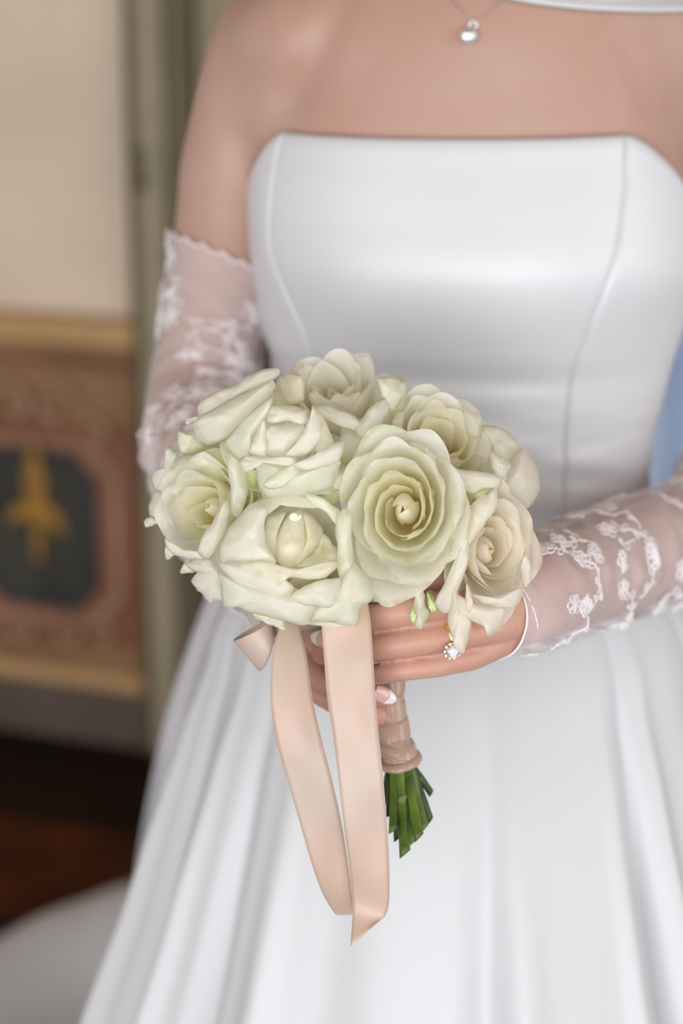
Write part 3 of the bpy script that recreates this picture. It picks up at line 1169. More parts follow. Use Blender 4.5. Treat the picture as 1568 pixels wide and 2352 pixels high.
def layers(kind, R, n, rnd):
    out = []
    for i in range(n):
        t = i / (n - 1)
        j = lambda a: 1 + rnd.uniform(-a, a)
        if kind == 'open':
            if i < 4:
                p = dict(rc=R * (0.15 + .022 * i), H=R * (0.60 + .03 * i), curl=radians(-50), lc=R * .10, half=1.5, flat=1.0, spiral=.16, roll=.0, ruf=.008, point=.05, belly=1.25)
                p['rt'] = p['rc'] * .50
            else:
                p = dict(rc=R * (0.24 + 0.50 * t ** 0.95) * j(.045), H=R * (0.66 + 0.36 * sin(pi * min(1, t * 1.15)) - 0.30 * max(0, t - .6)) * j(.04),
                         curl=radians(lerp(0, 85, t ** 1.3)) * j(.3), lc=R * (0.05 + 0.17 * t) * j(.25), half=lerp(1.35, 1.02, t ** .6), flat=lerp(1.0, 1.22, t),
                         spiral=lerp(.20, .06, t), roll=lerp(.03, .22, t), ruf=lerp(.02, .045, t), point=lerp(.02, .05, t) * j(.9))
                p['rt'] = p['rc'] * lerp(0.88, 1.04, min(1, t * 1.5)) + R * 0.24 * t ** 1.4
        elif kind == 'bud':
            nb = max(5, int(n * .32))
            if i < nb:
                q = i / (nb - 1)
                p = dict(rc=R * (0.13 + 0.26 * q) * j(.03), H=R * (1.22 - 0.10 * q) * j(.02), curl=radians(lerp(-25, 22, q)), lc=R * .10,
                         half=lerp(1.9, 1.45, q), flat=1.0, spiral=.22, roll=.02 + .06 * q, ruf=.012, point=.06, belly=1.15)
                p['rt'] = p['rc'] * lerp(0.42, 0.88, q)
            else:
                q = (i - nb) / (n - nb - 1)
                p = dict(rc=R * (0.44 + 0.24 * q) * j(.04), H=R * (0.98 - 0.50 * q) * j(.04), curl=radians(lerp(60, 105, q)) * j(.2), lc=R * lerp(.14, .34, q) * j(.2),
                         half=lerp(1.25, 1.05, q), flat=lerp(1.05, 1.4, q), spiral=.08, roll=lerp(.1, .35, q), ruf=lerp(.02, .05, q), point=.10 * j(.5))
                p['rt'] = p['rc'] + R * lerp(.02, .34, q)
        else:                       # 'loose': half open, many narrow folded inner petals
            p = dict(rc=R * (0.08 + 0.60 * t ** 0.8) * j(.09), H=R * (0.80 + 0.14 * sin(pi * t) - 0.28 * t) * j(.07),
                     curl=radians(lerp(0, 95, t)) * j(.4), lc=R * (0.06 + 0.20 * t) * j(.3), half=lerp(1.3, 0.98, t ** .6), flat=lerp(1.05, 1.3, t),
                     spiral=lerp(.28, .08, t), roll=lerp(.06, .30, t), ruf=lerp(.03, .06, t), point=lerp(.03, .09, t) * j(.9))
            p['rt'] = p['rc'] * lerp(.85, 1.0, t) + R * 0.26 * t ** 1.2
        p['t'] = t
        out.append(p)
    return out


def rose(bouquet, pos, axis, R, kind, n, seed, label, turn=0.0, skin='cream', hz=None, squash=1.0):
    rnd = random.Random(seed)
    ax = Vector(axis).normalized()
    q = ax.to_track_quat('Z', 'Y')
    rot = q.to_matrix().to_4x4()
    height = (0.85 if kind != 'bud' else 0.9) * R if hz is None else hz
    base = Vector(pos) - ax * height
    MT = Matrix.Translation(base) @ rot
    # the rose itself: hip and receptacle that carry the petals
    rows = []
    for k, (r, z) in enumerate([(0.03, -.30), (.10, -.28), (.17, -.18), (.20, -.08), (.16, 0.0), (.10, .10), (.05, .22), (.01, .30)]):
        rows.append([MT @ Vector((r * R * cos(a), r * R * sin(a), z * R)) for a in [2 * pi * j / 14 for j in range(14)]])
    v, f, _ = grid(rows, True, True)
    root = mobj('rose', v, f, M['leaf'], bouquet, origin=base)
    root['label'] = label
    mats = {'cream': ('petal_inner', 'petal', 'petal_green'), 'green': ('petal', 'petal', 'petal_green'), 'blush': ('petal_blush', 'petal_blush', 'petal')}[skin]
    ls = layers(kind, R, n, rnd)
    for i, p in enumerate(ls):
        p['R'] = R
        p['seed'] = seed * 131 + i * 7
        p['th'] = turn + i * 2.39996 + rnd.uniform(-.12, .12)
        rows, uv = petal_rows(p, 12, 14)
        rows = [[MT @ Vector((c.x, c.y * squash, c.z)) for c in r] for r in rows]
        v, f, _ = grid(rows)
        t = p['t']
        m = mats[0] if t < .45 else (mats[1] if (t < .86 or i % 2) else mats[2])
        o = mobj('petal', v, f, M[m], root, uvs=uv)
        mod(o, 'SUBSURF', levels=1, render_levels=1)
    return root


def cax(x, y, z):
    """axis direction from (right, up, towards the camera)"""
    return (Vector((1, 0, 0)) * x + UP * y - FWD * z).normalized()


def loose_petal(parent, pts, wid, mat, bend=0.25, seed=1, nvec=None, curl=0.0):
    """a single hanging petal: pts = centre line (Vectors), wid = half widths"""
    n = 16
    c = crom([(p.x, p.y, p.z, w_) for p, w_ in zip(pts, wid)], n)
    path = [Vector(q[:3]) for q in c]
    nrm0 = (nvec or -FWD).normalized()
    rows, uv = [], []
    for i in range(n):
        a, b = path[max(i - 1, 0)], path[min(i + 1, n - 1)]
        t = (b - a).normalized()
        nr = (nrm0 - t * nrm0.dot(t)).normalized()
        s = t.cross(nr)
        row = []
        for j in range(11):
            u = -1 + j / 5
            w_ = c[i][3]
            off = bend * w_ * (u * u) * (-1) + 0.10 * w_ * sin(u * 5 + seed + i * .2) * (i / n) ** 2 + curl * w_ * abs(u) ** 3
            row.append(path[i] + s * w_ * u + nr * off + t * w_ * (-0.25 * abs(u) ** 2.5) * (i / n))
            uv.append(((u + 1) / 2, i / (n - 1)))
        rows.append(row)
    v, f, _ = grid(rows)
    o = mobj('petal', v, f, mat, parent, uvs=uv)
    mod(o, 'SUBSURF', levels=1, render_levels=1)
    return o


def poly_petal(parent, outline, d, mat, bulge=0.006, tilt=(0, 0), roll=0.0025, v0=0.5, seed=0, name='petal', ds=None):
    """a cupped petal from its outline: rings from the middle out to the rim, bulging towards the viewer, the rim rolled away"""
    n = len(outline)
    cx = sum(p[0] for p in outline) / n
    cy = sum(p[1] for p in outline) / n
    m = 44
    rim = []
    for k in range(m):
        t = k / m * n
        i = int(t)
        f_ = t - i
        p0, p1, p2, p3 = [outline[(i + q) % n] for q in (-1, 0, 1, 2)]
        q = []
        for c in (0, 1):
            m1, m2 = (p2[c] - p0[c]) * .5, (p3[c] - p1[c]) * .5
            q.append((2 * f_**3 - 3 * f_ * f_ + 1) * p1[c] + (f_**3 - 2 * f_ * f_ + f_) * m1 + (-2 * f_**3 + 3 * f_ * f_) * p2[c] + (f_**3 - f_ * f_) * m2)
        dd = 0
        if ds:
            dd = lerp(ds[i % n], ds[(i + 1) % n], f_)
        rim.append((q[0], q[1], dd))
    size = max(max(p[0] for p in outline) - min(p[0] for p in outline), max(p[1] for p in outline) - min(p[1] for p in outline)) / 2
    NR = 11
    vs, uv = [], []
    for i in range(1, NR + 1):
        r_ = (i / NR) ** 0.8
        for k, (x, y, dd) in enumerate(rim):
            px, py = lerp(cx, x, r_), lerp(cy, y, r_)
            a = 2 * pi * k / m
            dep = d + tilt[0] * (px - cx) / size + tilt[1] * (py - cy) / size - bulge * (1 - r_ * r_) + roll * max(0, (r_ - 0.8) / 0.2) ** 2 + dd * r_ ** 1.5
            dep += 0.0013 * sin(a * 3 + seed) * r_ * r_ + 0.0008 * sin(a * 7 + seed * 2) * r_ ** 3 + 0.0030 * noise.noise(Vector((px * .016, py * .016, seed))) + 0.0014 * noise.noise(Vector((px * .045, py * .045, seed)))
            px += 3.0 * r_ ** 3 * noise.noise(Vector((cos(a) * 3, sin(a) * 3, seed)))
            py += 4.0 * r_ ** 3 * noise.noise(Vector((cos(a) * 3, sin(a) * 3, seed + 9.5)))
            vs.append(W(px, py, dep))
            uv.append((k / m, v0 + (1 - v0) * r_))
    vs.append(W(cx, cy, d - bulge))
    uv.append((0.5, v0))
    fs = []
    for i in range(NR - 1):
        for k in range(m):
            k2 = (k + 1) % m
            fs.append((i * m + k, (i + 1) * m + k, (i + 1) * m + k2, i * m + k2))
    for k in range(m):
        fs.append((len(vs) - 1, k, (k + 1) % m))
    o = mobj(name, vs, fs, mat, parent, uvs=uv)
    mod(o, 'SUBSURF', levels=1, render_levels=1)
    return o


def leafbit(parent, pts, wid, mat, name='sepal', seed=1, bend=0.5):
    o = loose_petal(parent, pts, wid, mat, bend, seed)
    o.name = name
    o.data.name = name
    return o


def build_bouquet():
    root = empty('rose_bouquet', W(915, 1760, 1.07), 'round hand-tied bouquet of cream white roses with blush satin ribbon held at her waist', 'bouquet')
    r = lambda *a, **k: rose(root, *a, **k)
    R1 = r(W(922, 1168, 0.985), cax(-0.16, 0.06, 1), 0.0350, 'open', 34, 11, 'large fully open cream rose facing forward at centre right', turn=0.6, squash=1.24)
    R2 = r(W(676, 1250, 1.000), cax(0.02, 0.62, 0.85), 0.0385, 'bud', 22, 23, 'large half-open rose at the bottom front with a barrel-shaped heart', turn=-1.2)
    R3 = r(W(660, 1010, 1.015), cax(0.05, 0.86, 0.62), 0.0300, 'bud', 18, 35, 'tight pale green-white rose above the bottom front one', turn=2.0, skin='green')
    R4 = r(W(762, 888, 1.055), cax(-0.14, 0.70, 0.70), 0.0335, 'open', 22, 47, 'open white rose at the very top of the bouquet', turn=0.3, skin='green')
    R5 = r(W(548, 915, 1.065), cax(-0.42, 0.90, 0.10), 0.0330, 'loose', 18, 59, 'rose at the upper left seen from its side', turn=1.4, skin='cream')
    R6 = r(W(468, 1160, 1.020), cax(-0.42, 0.14, 0.90), 0.0320, 'open', 24, 61, 'rounded cream rose at the left facing forward', turn=0.9, skin='cream')
    R7 = r(W(405, 1125, 1.065), cax(-0.90, 0.20, 0.20), 0.0270, 'loose', 12, 73, 'greenish rose on the far left edge seen from its side', turn=0.2, skin='green')
    R8 = r(W(480, 1312, 1.060), cax(-0.55, -0.50, 0.55), 0.0230, 'loose', 10, 83, 'small rose half hidden at the lower left', turn=2.2, skin='blush')
    R9 = r(W(1020, 1010, 1.030), cax(0.22, 0.42, 0.80), 0.0315, 'open', 30, 97, 'ruffled cream rose at the upper right', turn=1.9, squash=1.15)
    R10 = r(W(1160, 1085, 1.070), cax(0.75, 0.35, 0.40), 0.0260, 'loose', 12, 103, 'rose on the right edge behind the ruffled ones', turn=0.0, skin='blush')
    R11 = r(W(1132, 1262, 1.005), cax(0.30, -0.02, 0.92), 0.0285, 'open', 28, 117, 'blush-cream open rose at the lower right above the ring', turn=2.6, skin='blush', squash=1.35)
    PG, PC, PB, PY = M['petal_green'], M['petal'], M['petal_blush'], M['petal_inner']
    pp = poly_petal
    # bottom front rose: its broad outer petals, left, front, right and below
    pp(R2, [(582, 1412), (620, 1412), (650, 1426), (656, 1447), (640, 1444), (605, 1428)], .985, PG, .002, seed=1)
    pp(R2, [(513, 1392), (505, 1340), (506, 1318), (540, 1330), (600, 1345), (680, 1366), (732, 1393), (715, 1420), (698, 1438), (640, 1422), (579, 1408), (540, 1394)], .972, PC, .010, (-.004, .004), .005, seed=2)
    pp(R2, [(728, 1395), (770, 1362), (805, 1290), (835, 1318), (857, 1349), (853, 1379), (828, 1394), (824, 1428), (808, 1442), (770, 1430), (716, 1426)], .976, PG, .010, (.006, .003), .004, seed=3)
    pp(R2, [(620, 1160), (582, 1155), (545, 1190), (515, 1225), (500, 1262), (504, 1300), (540, 1322), (590, 1320), (635, 1290), (612, 1250), (608, 1200)], .976, PC, .011, (-.006, 0), .006, seed=4)
    pp(R2, [(504, 1298), (545, 1290), (590, 1290), (640, 1318), (676, 1353), (645, 1371), (590, 1356), (540, 1338)], .965, PC, .006, (-.004, .002), .003, seed=5)
    pp(R2, [(668, 1372), (690, 1352), (722, 1338), (765, 1330), (783, 1334), (776, 1368), (765, 1393), (725, 1394), (695, 1390)], .963, PC, .006, (.003, 0), .003, seed=6)
    pp(R2, [(771, 1190), (790, 1170), (808, 1184), (806, 1230), (812, 1280), (810, 1329), (792, 1322), (782, 1334), (772, 1290), (776, 1240)], .978, PG, .006, (.005, 0), .003, seed=7)
    pp(R2, [(573, 1291), (610, 1288), (660, 1304), (710, 1304), (771, 1284), (776, 1302), (752, 1322), (715, 1332), (668, 1326), (640, 1345), (625, 1330), (596, 1312)], .960, PY, .004, (0, -.002), .004, seed=8)
    pp(R2, [(700, 1135), (735, 1140), (768, 1165), (800, 1190), (812, 1215), (800, 1222), (770, 1205), (745, 1175), (715, 1158)], .985, PG, .004, (.004, .002), .003, seed=9)
    pp(R2, [(560, 1178), (575, 1158), (610, 1142), (655, 1131), (700, 1136), (740, 1158), (722, 1170), (680, 1156), (640, 1162), (610, 1185), (585, 1190)], .992, PC, .005, (0, -.002), .004, seed=10)
    pp(R2, [(662, 1183), (680, 1174), (698, 1178), (703, 1216), (699, 1266), (685, 1292), (662, 1304), (639, 1290), (631, 1268), (640, 1216)], .982, PY, .012, (0, -.004), .004, seed=60, v0=.35)
    pp(R2, [(696, 1178), (716, 1184), (732, 1202), (743, 1228), (728, 1256), (705, 1282), (676, 1302), (692, 1270), (702, 1225)], .985, PY, .006, (.006, -.003), .003, seed=61, v0=.35)
    pp(R2, [(742, 1224), (760, 1245), (774, 1268), (774, 1290), (735, 1299), (680, 1302), (706, 1280), (728, 1256)], .986, PY, .001, (.003, -.004), .002, seed=62, v0=.15)
    pp(R2, [(612, 1196), (630, 1182), (656, 1178), (642, 1210), (636, 1250), (632, 1283), (622, 1296), (610, 1255)], .983, PC, .004, (-.003, -.003), .003, seed=63)
    pp(R2, [(584, 1235), (600, 1214), (612, 1220), (612, 1258), (624, 1294), (600, 1300), (574, 1292), (576, 1262)], .990, PY, .000, (-.002, 0), .002, seed=64, v0=.10)
    sp = [W(676 + (12 - 10 * t) * cos(7.5 * t), 1186 + (8 - 6.5 * t) * sin(7.5 * t), .973 - .001 * t) for t in [k / 40 for k in range(41)]]
    mobj('petal', *tube(sp, [0.0010] * 41, 6), M['heart'], R2)
    # the pale rose above it
    pp(R3, [(588, 1060), (640, 1062), (700, 1072), (779, 1055), (774, 1090), (752, 1128), (700, 1142), (640, 1146), (604, 1147), (592, 1105)], .992, PG, .016, (0, .006), .003, seed=11)
    pp(R3, [(604, 1109), (635, 1086), (674, 1064), (686, 1084), (668, 1104), (640, 1123), (613, 1122)], .974, PG, .003, seed=12)
    pp(R3, [(550, 1056), (566, 1046), (610, 1049), (670, 1050), (682, 1058), (672, 1068), (630, 1066), (590, 1064), (580, 1078), (562, 1083), (552, 1070)], .970, PC, .003, (-.003, 0), .003, seed=13)
    pp(R3, [(672, 1068), (710, 1050), (745, 1030), (782, 1014), (789, 1030), (775, 1060), (740, 1074), (703, 1080)], .968, PC, .004, (.004, 0), .003, seed=14)
    pp(R3, [(516, 1013), (545, 980), (575, 945), (605, 922), (626, 909), (620, 940), (602, 975), (578, 1012), (574, 1046), (545, 1056), (520, 1034)], .990, PG, .007, (-.006, .002), .003, seed=15)
    pp(R3, [(609, 985), (640, 975), (696, 975), (690, 1000), (672, 1022), (655, 1050), (609, 1050), (606, 1015)], .980, PC, .008, (0, .002), .002, seed=16)
    pp(R3, [(607, 960), (592, 985), (573, 1028), (575, 1047), (609, 1050), (612, 1005)], .978, PC, .004, (-.003, .001), .002, seed=17)
    pp(R3, [(719, 931), (734, 955), (739, 985), (733, 1012), (703, 1046), (655, 1051), (675, 1022), (697, 990), (712, 958)], .974, PC, .005, (.004, .001), .002, seed=18)
    pp(R3, [(610, 955), (618, 936), (640, 928), (680, 934), (705, 945), (700, 977), (660, 968), (622, 974)], .984, PC, .005, (0, -.004), .003, seed=19)
    pp(R3, [(720, 940), (742, 955), (756, 990), (765, 1020), (745, 1040), (722, 1035), (735, 1000), (732, 965)], .988, PY, .005, (.004, 0), .002, seed=20)
    # upper left rose seen from the side
    pp(R5, [(454, 943), (463, 918), (500, 898), (543, 882), (570, 862), (594, 854), (620, 845), (642, 847), (636, 868), (590, 892), (543, 912), (480, 950), (458, 962)], 1.040, PC, .005, (0, 0), .004, seed=21)
    pp(R5, [(444, 981), (448, 966), (470, 950), (530, 916), (590, 888), (625, 872), (630, 895), (608, 928), (580, 965), (530, 1003), (490, 1020), (466, 1016)], 1.026, PC, .012, (0, .004), .005, seed=22)
    pp(R5, [(428, 975), (426, 962), (445, 958), (470, 958), (462, 966), (440, 968)], 1.034, PC, .001, seed=23)
    # top rose
    pp(R4, [(642, 873), (655, 856), (690, 860), (700, 890), (693, 922), (660, 926), (645, 908)], 1.046, PY, .006, (-.004, 0), .003, seed=24)
    pp(R4, [(722, 930), (750, 930), (790, 945), (830, 968), (822, 988), (795, 985), (755, 968), (728, 950)], 1.020, PC, .004, (0, .002), .004, seed=25)
    pp(R4, [(812, 985), (835, 955), (863, 924), (885, 914), (893, 940), (875, 975), (855, 998), (831, 1013)], 1.024, PC, .006, (.004, .002), .003, seed=26)
    pp(R4, [(866, 868), (890, 864), (920, 872), (931, 889), (920, 920), (901, 948), (884, 935), (874, 900)], 1.036, PG, .006, (.006, 0), .003, seed=27)
    pp(R4, [(905, 900), (935, 896), (965, 914), (955, 925), (925, 935), (905, 940)], 1.050, PG, .003, (.004, 0), .003, seed=28)
    # far left rose
    pp(R7, [(346, 1096), (362, 1076), (384, 1070), (380, 1026), (396, 1030), (411, 1048), (400, 1092), (371, 1128), (355, 1128)], 1.046, PC, .005, (-.005, 0), .003, seed=29)
    pp(R7, [(355, 1130), (371, 1124), (395, 1136), (400, 1173), (388, 1224), (360, 1198), (340, 1174)], 1.044, PB, .005, (-.006, 0), .004, seed=30)
    pp(R7, [(330, 1203), (336, 1192), (355, 1190), (372, 1200), (355, 1206), (338, 1211)], 1.046, PB, .002, seed=31)
    pp(R7, [(393, 1058), (420, 1045), (454, 1040), (495, 1030), (503, 1062), (460, 1080), (425, 1098), (402, 1128), (392, 1095)], 1.036, PG, .008, (-.006, 0), .003, seed=32)
    pp(R7, [(408, 991), (435, 996), (465, 1004), (470, 1029), (440, 1040), (414, 1040)], 1.046, PG, .004, seed=33)
    # left rose: right-hand folds
    pp(R6, [(520, 1052), (540, 1046), (562, 1075), (570, 1125), (560, 1165), (545, 1190), (528, 1170), (530, 1120)], 1.004, PC, .006, (.005, 0), .003, seed=34)
    pp(R6, [(455, 1272), (462, 1235), (490, 1195), (515, 1150), (528, 1165), (522, 1205), (505, 1250), (480, 1285)], .996, PC, .006, (.003, .002), .003, seed=35)
    pp(R6, [(380, 1250), (378, 1235), (400, 1255), (440, 1265), (478, 1270), (470, 1284), (430, 1284), (395, 1272)], 1.006, PC, .004, (-.003, .002), .003, seed=36)
    # lower left rose
    pp(R8, [(421, 1296), (445, 1284), (476, 1273), (503, 1290), (507, 1314), (480, 1318), (453, 1312)], 1.032, PB, .005, (-.004, 0), .003, seed=37)
    pp(R8, [(440, 1328), (470, 1310), (505, 1304), (516, 1340), (513, 1379), (494, 1380), (479, 1384), (462, 1362), (450, 1352)], 1.030, PC, .006, (-.004, .002), .003, seed=38)
    # upper right roses
    pp(R9, [(1008, 1056), (1054, 1075), (1090, 1082), (1128, 1088), (1152, 1102), (1147, 1123), (1118, 1122), (1086, 1136), (1062, 1126), (1048, 1107), (1025, 1085)], 1.000, PC, .006, (.003, .003), .004, seed=39)
    pp(R9, [(1124, 1035), (1150, 1048), (1172, 1064), (1165, 1090), (1160, 1108), (1140, 1098), (1128, 1070)], 1.020, PC, .005, (.005, 0), .003, seed=40)
    pp(R9, [(900, 985), (905, 955), (925, 942), (925, 975), (922, 1000), (905, 1000)], 1.030, PC, .003, (-.003, 0), .003, seed=41)
    pp(R9, [(938, 1018), (950, 1010), (975, 1018), (985, 1032), (1005, 1052), (1000, 1070), (975, 1052), (950, 1036)], .998, PG, .003, seed=42)
    pp(R10, [(1131, 1128), (1150, 1090), (1175, 1055), (1195, 1026), (1212, 1038), (1230, 1064), (1240, 1098), (1238, 1125), (1212, 1170), (1180, 1165), (1147, 1153)], 1.042, PB, .014, (.008, 0), .004, seed=43)
    pp(R10, [(1108, 978), (1125, 976), (1150, 983), (1187, 1014), (1190, 1036), (1169, 1066), (1140, 1056), (1120, 1020)], 1.050, PG, .006, (.006, -.002), .003, seed=44)
    # lower right rose
    pp(R11, [(1141, 1123), (1125, 1130), (1099, 1147), (1075, 1180), (1062, 1215), (1072, 1260), (1095, 1232), (1118, 1198), (1140, 1165)], .996, PB, .007, (-.004, 0), .003, seed=45)
    pp(R11, [(1062, 1240), (1078, 1260), (1072, 1300), (1058, 1340), (1045, 1372), (1030, 1404), (1017, 1410), (1001, 1395), (1000, 1378), (1020, 1340), (1042, 1290)], .988, PC, .006, (-.003, 0), .003, seed=46)
    pp(R11, [(1041, 1339), (1036, 1380), (1028, 1432), (1038, 1464), (1042, 1486), (1063, 1499), (1074, 1471), (1082, 1430), (1066, 1400), (1052, 1370)], .984, PB, .006, (-.002, 0), .003, seed=47)
    pp(R11, [(1041, 1365), (1073, 1378), (1117, 1390), (1164, 1392), (1152, 1438), (1137, 1453), (1119, 1460), (1124, 1446), (1080, 1426), (1052, 1408)], .986, PB, .008, (.002, .002), .004, seed=48)
    pp(R11, [(1084, 1364), (1112, 1372), (1151, 1366), (1197, 1350), (1196, 1371), (1188, 1390), (1169, 1399), (1145, 1397), (1110, 1386)], .978, PB, .005, (.003, 0), .003, seed=49)
    pp(R11, [(1071, 1340), (1080, 1360), (1087, 1384), (1084, 1400), (1076, 1406), (1070, 1392), (1069, 1360)], .974, PB, .002, seed=50)
    pp(R11, [(1205, 1270), (1216, 1290), (1220, 1322), (1218, 1340), (1200, 1346), (1196, 1300)], 1.004, PB, .003, seed=51)
    # green sepals and reflexed little leaves in the gaps
    G = M['leaf']
    for pts, wd, m_ in [
        ([W(985, 1355, 1.02), W(992, 1380, 1.012), W(990, 1400, 1.012), W(982, 1418, 1.016)], [.002, .003, .003, .001], G),
        ([W(835, 1345, 1.02), W(858, 1360, 1.01), W(874, 1372, 1.008), W(886, 1378, 1.012)], [.004, .005, .004, .001], G),
        ([W(1065, 1165, 1.02), W(1080, 1140, 1.01), W(1100, 1132, 1.008), W(1122, 1125, 1.012)], [.004, .006, .005, .001], G),
        ([W(590, 1150, 1.03), W(575, 1115, 1.015), W(568, 1085, 1.01), W(560, 1060, 1.015)], [.003, .005, .004, .001], G),
        ([W(790, 1080, 1.03), W(800, 1040, 1.02), W(800, 1005, 1.02), W(790, 975, 1.03)], [.007, .0095, .008, .002], PG),
        ([W(560, 1080, 1.035), W(500, 1070, 1.025), W(450, 1075, 1.03), W(405, 1095, 1.045)], [.006, .010, .008, .003], PG),
        ([W(470, 1040, 1.05), W(450, 1025, 1.045), W(425, 1005, 1.045), W(412, 992, 1.05)], [.006, .009, .006, .002], PG),
        ([W(420, 1235, 1.05), W(400, 1255, 1.045), W(388, 1272, 1.045), W(383, 1286, 1.05)], [.003, .004, .0035, .001], PG),
        ([W(460, 1290, 1.05), W(438, 1300, 1.045), W(424, 1308, 1.045), W(414, 1316, 1.05)], [.003, .004, .003, .001], PG),
        ([W(640, 980, 1.06), W(645, 940, 1.05), W(640, 900, 1.05), W(641, 868, 1.055)], [.004, .005, .004, .001], PG),
        ([W(900, 980, 1.05), W(912, 940, 1.04), W(920, 900, 1.045), W(928, 870, 1.055)], [.006, .009, .007, .002], PG),
        ([W(745, 1150, 1.01), W(770, 1120, 1.0), W(782, 1090, 1.0), W(790, 1065, 1.01)], [.005, .008, .007, .002], PG),
        ([W(1025, 1260, 1.0), W(1045, 1240, 0.995), W(1058, 1215, 0.995), W(1066, 1190, 1.0)], [.004, .006, .005, .002], PG),
        ([W(1085, 1120, 1.02), W(1100, 1105, 1.012), W(1120, 1100, 1.01), W(1135, 1085, 1.015)], [.004, .006, .005, .001], G),
    ]:
        leafbit(root, pts, wd, m_, 'sepal' if m_ is G else 'small_leaf', seed=int(pts[0].x * 1000) % 7)
    pp(root, [(952, 1350), (972, 1358), (976, 1388), (988, 1410), (973, 1438), (961, 1446), (948, 1434), (941, 1410), (951, 1386)], .996, PG, .005, seed=52, name='small_leaf')
    pp(root, [(940, 1412), (950, 1392), (956, 1410), (952, 1432), (946, 1430)], .9905, G, .001, seed=53, name='sepal')
    pp(root, [(978, 1362), (990, 1365), (1000, 1384), (1003, 1404), (990, 1407), (982, 1390)], 1.0, G, .003, seed=54, name='sepal')
    # leafy filler behind the blooms so that no gap looks through the dome
    rnd = random.Random(3)
    # stems: from the handle down, cut at a slant; and up into the dome
    ends = [(930, 1962, 1.045, 3.2), (903, 1908, 1.05, 2.6), (884, 1850, 1.06, 2.8), (962, 1925, 1.046, 3.0), (975, 1905, 1.055, 2.8), (988, 1885, 1.07, 2.4),
            (990, 1822, 1.075, 2.2), (948, 1935, 1.06, 2.8), (915, 1925, 1.065, 2.8), (940, 1900, 1.075, 2.6), (895, 1870, 1.075, 2.6), (968, 1880, 1.08, 2.5)]
    tops = [W(655, 1250, 1.05), W(480, 1200, 1.08), W(560, 1010, 1.10), W(925, 1190, 1.04), W(1020, 1060, 1.07), W(1110, 1260, 1.05), W(1130, 1120, 1.09),
            W(760, 960, 1.10), W(650, 1080, 1.07), W(480, 1300, 1.08), W(430, 1150, 1.09), W(820, 1100, 1.06)]
    for k, ((ex, ey, d, rad), tp) in enumerate(zip(ends, tops)):
        a = 2 * pi * k / 12
        rr_ = 15 if k % 2 else 8
        neck = W(905 + rr_ * cos(a), 1620, 1.072 + 0.004 * sin(a))
        lx = 917 + max(-22, min(24, (ex - 930) * 0.42))
        low = W(lx, 1752, 1.069 + (d - 1.06) * .25)
        path = crom([tuple(tp), tuple(W(lerp(900, proj(tp)[0], .25), 1420, 1.078)), tuple(W(900 + rr_ * .7 * cos(a), 1560, 1.074)), tuple(W(903 + rr_ * .7 * cos(a), 1680, 1.073)), tuple(low), tuple(W(lerp(lx, ex, .5), lerp(1752, ey, .5), lerp(1.069, d, .5))), tuple(W(ex, ey, d))], 44)
        ps = [Vector(q) for q in path]
        rr = [rad / 1000 * (1 + 0.10 * sin(i * .9 + k) * (1 if i % 9 == 0 else .3)) for i in range(44)]
        v, f = tube(ps, rr, 12, False)
        # slanted cut
        T = (ps[-1] - ps[-2]).normalized()
        for q in v[-12:]:
            q += T * (q - ps[-1]).dot(Vector((-1, 0, 0.3))) * 0.8
        st = mobj('stem', v, f, M['stem'] if k in (0, 3, 4, 1, 7) else M['stem_dark'], root)
        if k == 1:
            mobj('thorn', *tube([W(922, 1838, 1.05), W(926, 1832, 1.044), W(932, 1829, 1.040)], [.0022, .0014, .0004], 8), M['cut'], st)
    # handle: overlapping turns of blush ribbon
    hp = [(895, 1375, 1.072, 11), (897, 1450, 1.074, 8.6), (897, 1560, 1.074, 7.6), (901, 1640, 1.073, 7.9), (905, 1690, 1.072, 8.8), (909, 1715, 1.071, 9.6), (917, 1738, 1.070, 10.6), (917, 1758, 1.069, 10.2)]
    c = crom([(*W(a, b, d), q / 1000) for a, b, d, q in hp], 60)
    hw = mobj('ribbon_handle', *tube([Vector(q[:3]) for q in c], [q[3] * 0.99 for q in c], 32, False), M['handle_ribbon'], root)
    bands = [(1395, 1450, .0006, .05), (1440, 1500, .0009, -.1), (1495, 1555, .0006, .12), (1545, 1600, .001, -.15), (1590, 1655, .0005, .25), (1645, 1700, .0014, -.1), (1698, 1724, .0022, .0), (1722, 1736, .0015, .1), (1734, 1760, .0028, -.18)]
    ctab = [(proj(Vector(q[:3]))[1],) + tuple(q) for q in c]
    for y0, y1, lift, tilt in bands:
        rows = []
        for i in range(9):
            t = i / 8
            row = []
            for j in range(40):
                a = 2 * pi * j / 40
                y = lerp(y0, y1, t) + tilt * 60 * cos(a)
                q = interp(ctab, y)
                r_ = q[3] + lift * sin(pi * min(1, max(0, t * 1.0))) ** .35 + 0.0002 * noise.noise(Vector((a * 2, t * 3, y0)))
                row.append(Vector(q[:3]) + Vector((cos(a) * r_, sin(a) * r_, 0)))
            rows.append(row)
        v, f, _ = grid(rows, True)
        b = mobj('ribbon_turn', v, f, M['handle_ribbon'], hw)
        mod(b, 'SOLIDIFY', thickness=0.0004, offset=1)
    # ribbon tails as ruled strips between two edges
    def strip(name, left, right, n=60, mat='ribbon', sel=True, label=None, wave=0.0):
        a = crom([tuple(W(*p)) for p in left], n)
        b = crom([tuple(W(*p)) for p in right], n)
        rows = []
        for i in range(n):
            A, B = Vector(a[i]), Vector(b[i])
            row = []
            for j in range(11):
                u = j / 10
                p = A.lerp(B, u)
                p += -FWD * (0.0007 * sin(pi * u) + wave * noise.noise(Vector((i * 0.09, u * 1.2, 3))))
                row.append(p)
            rows.append(row)
        v, f, uv = grid(rows)
        o = mobj(name, v, f, M[mat], root)
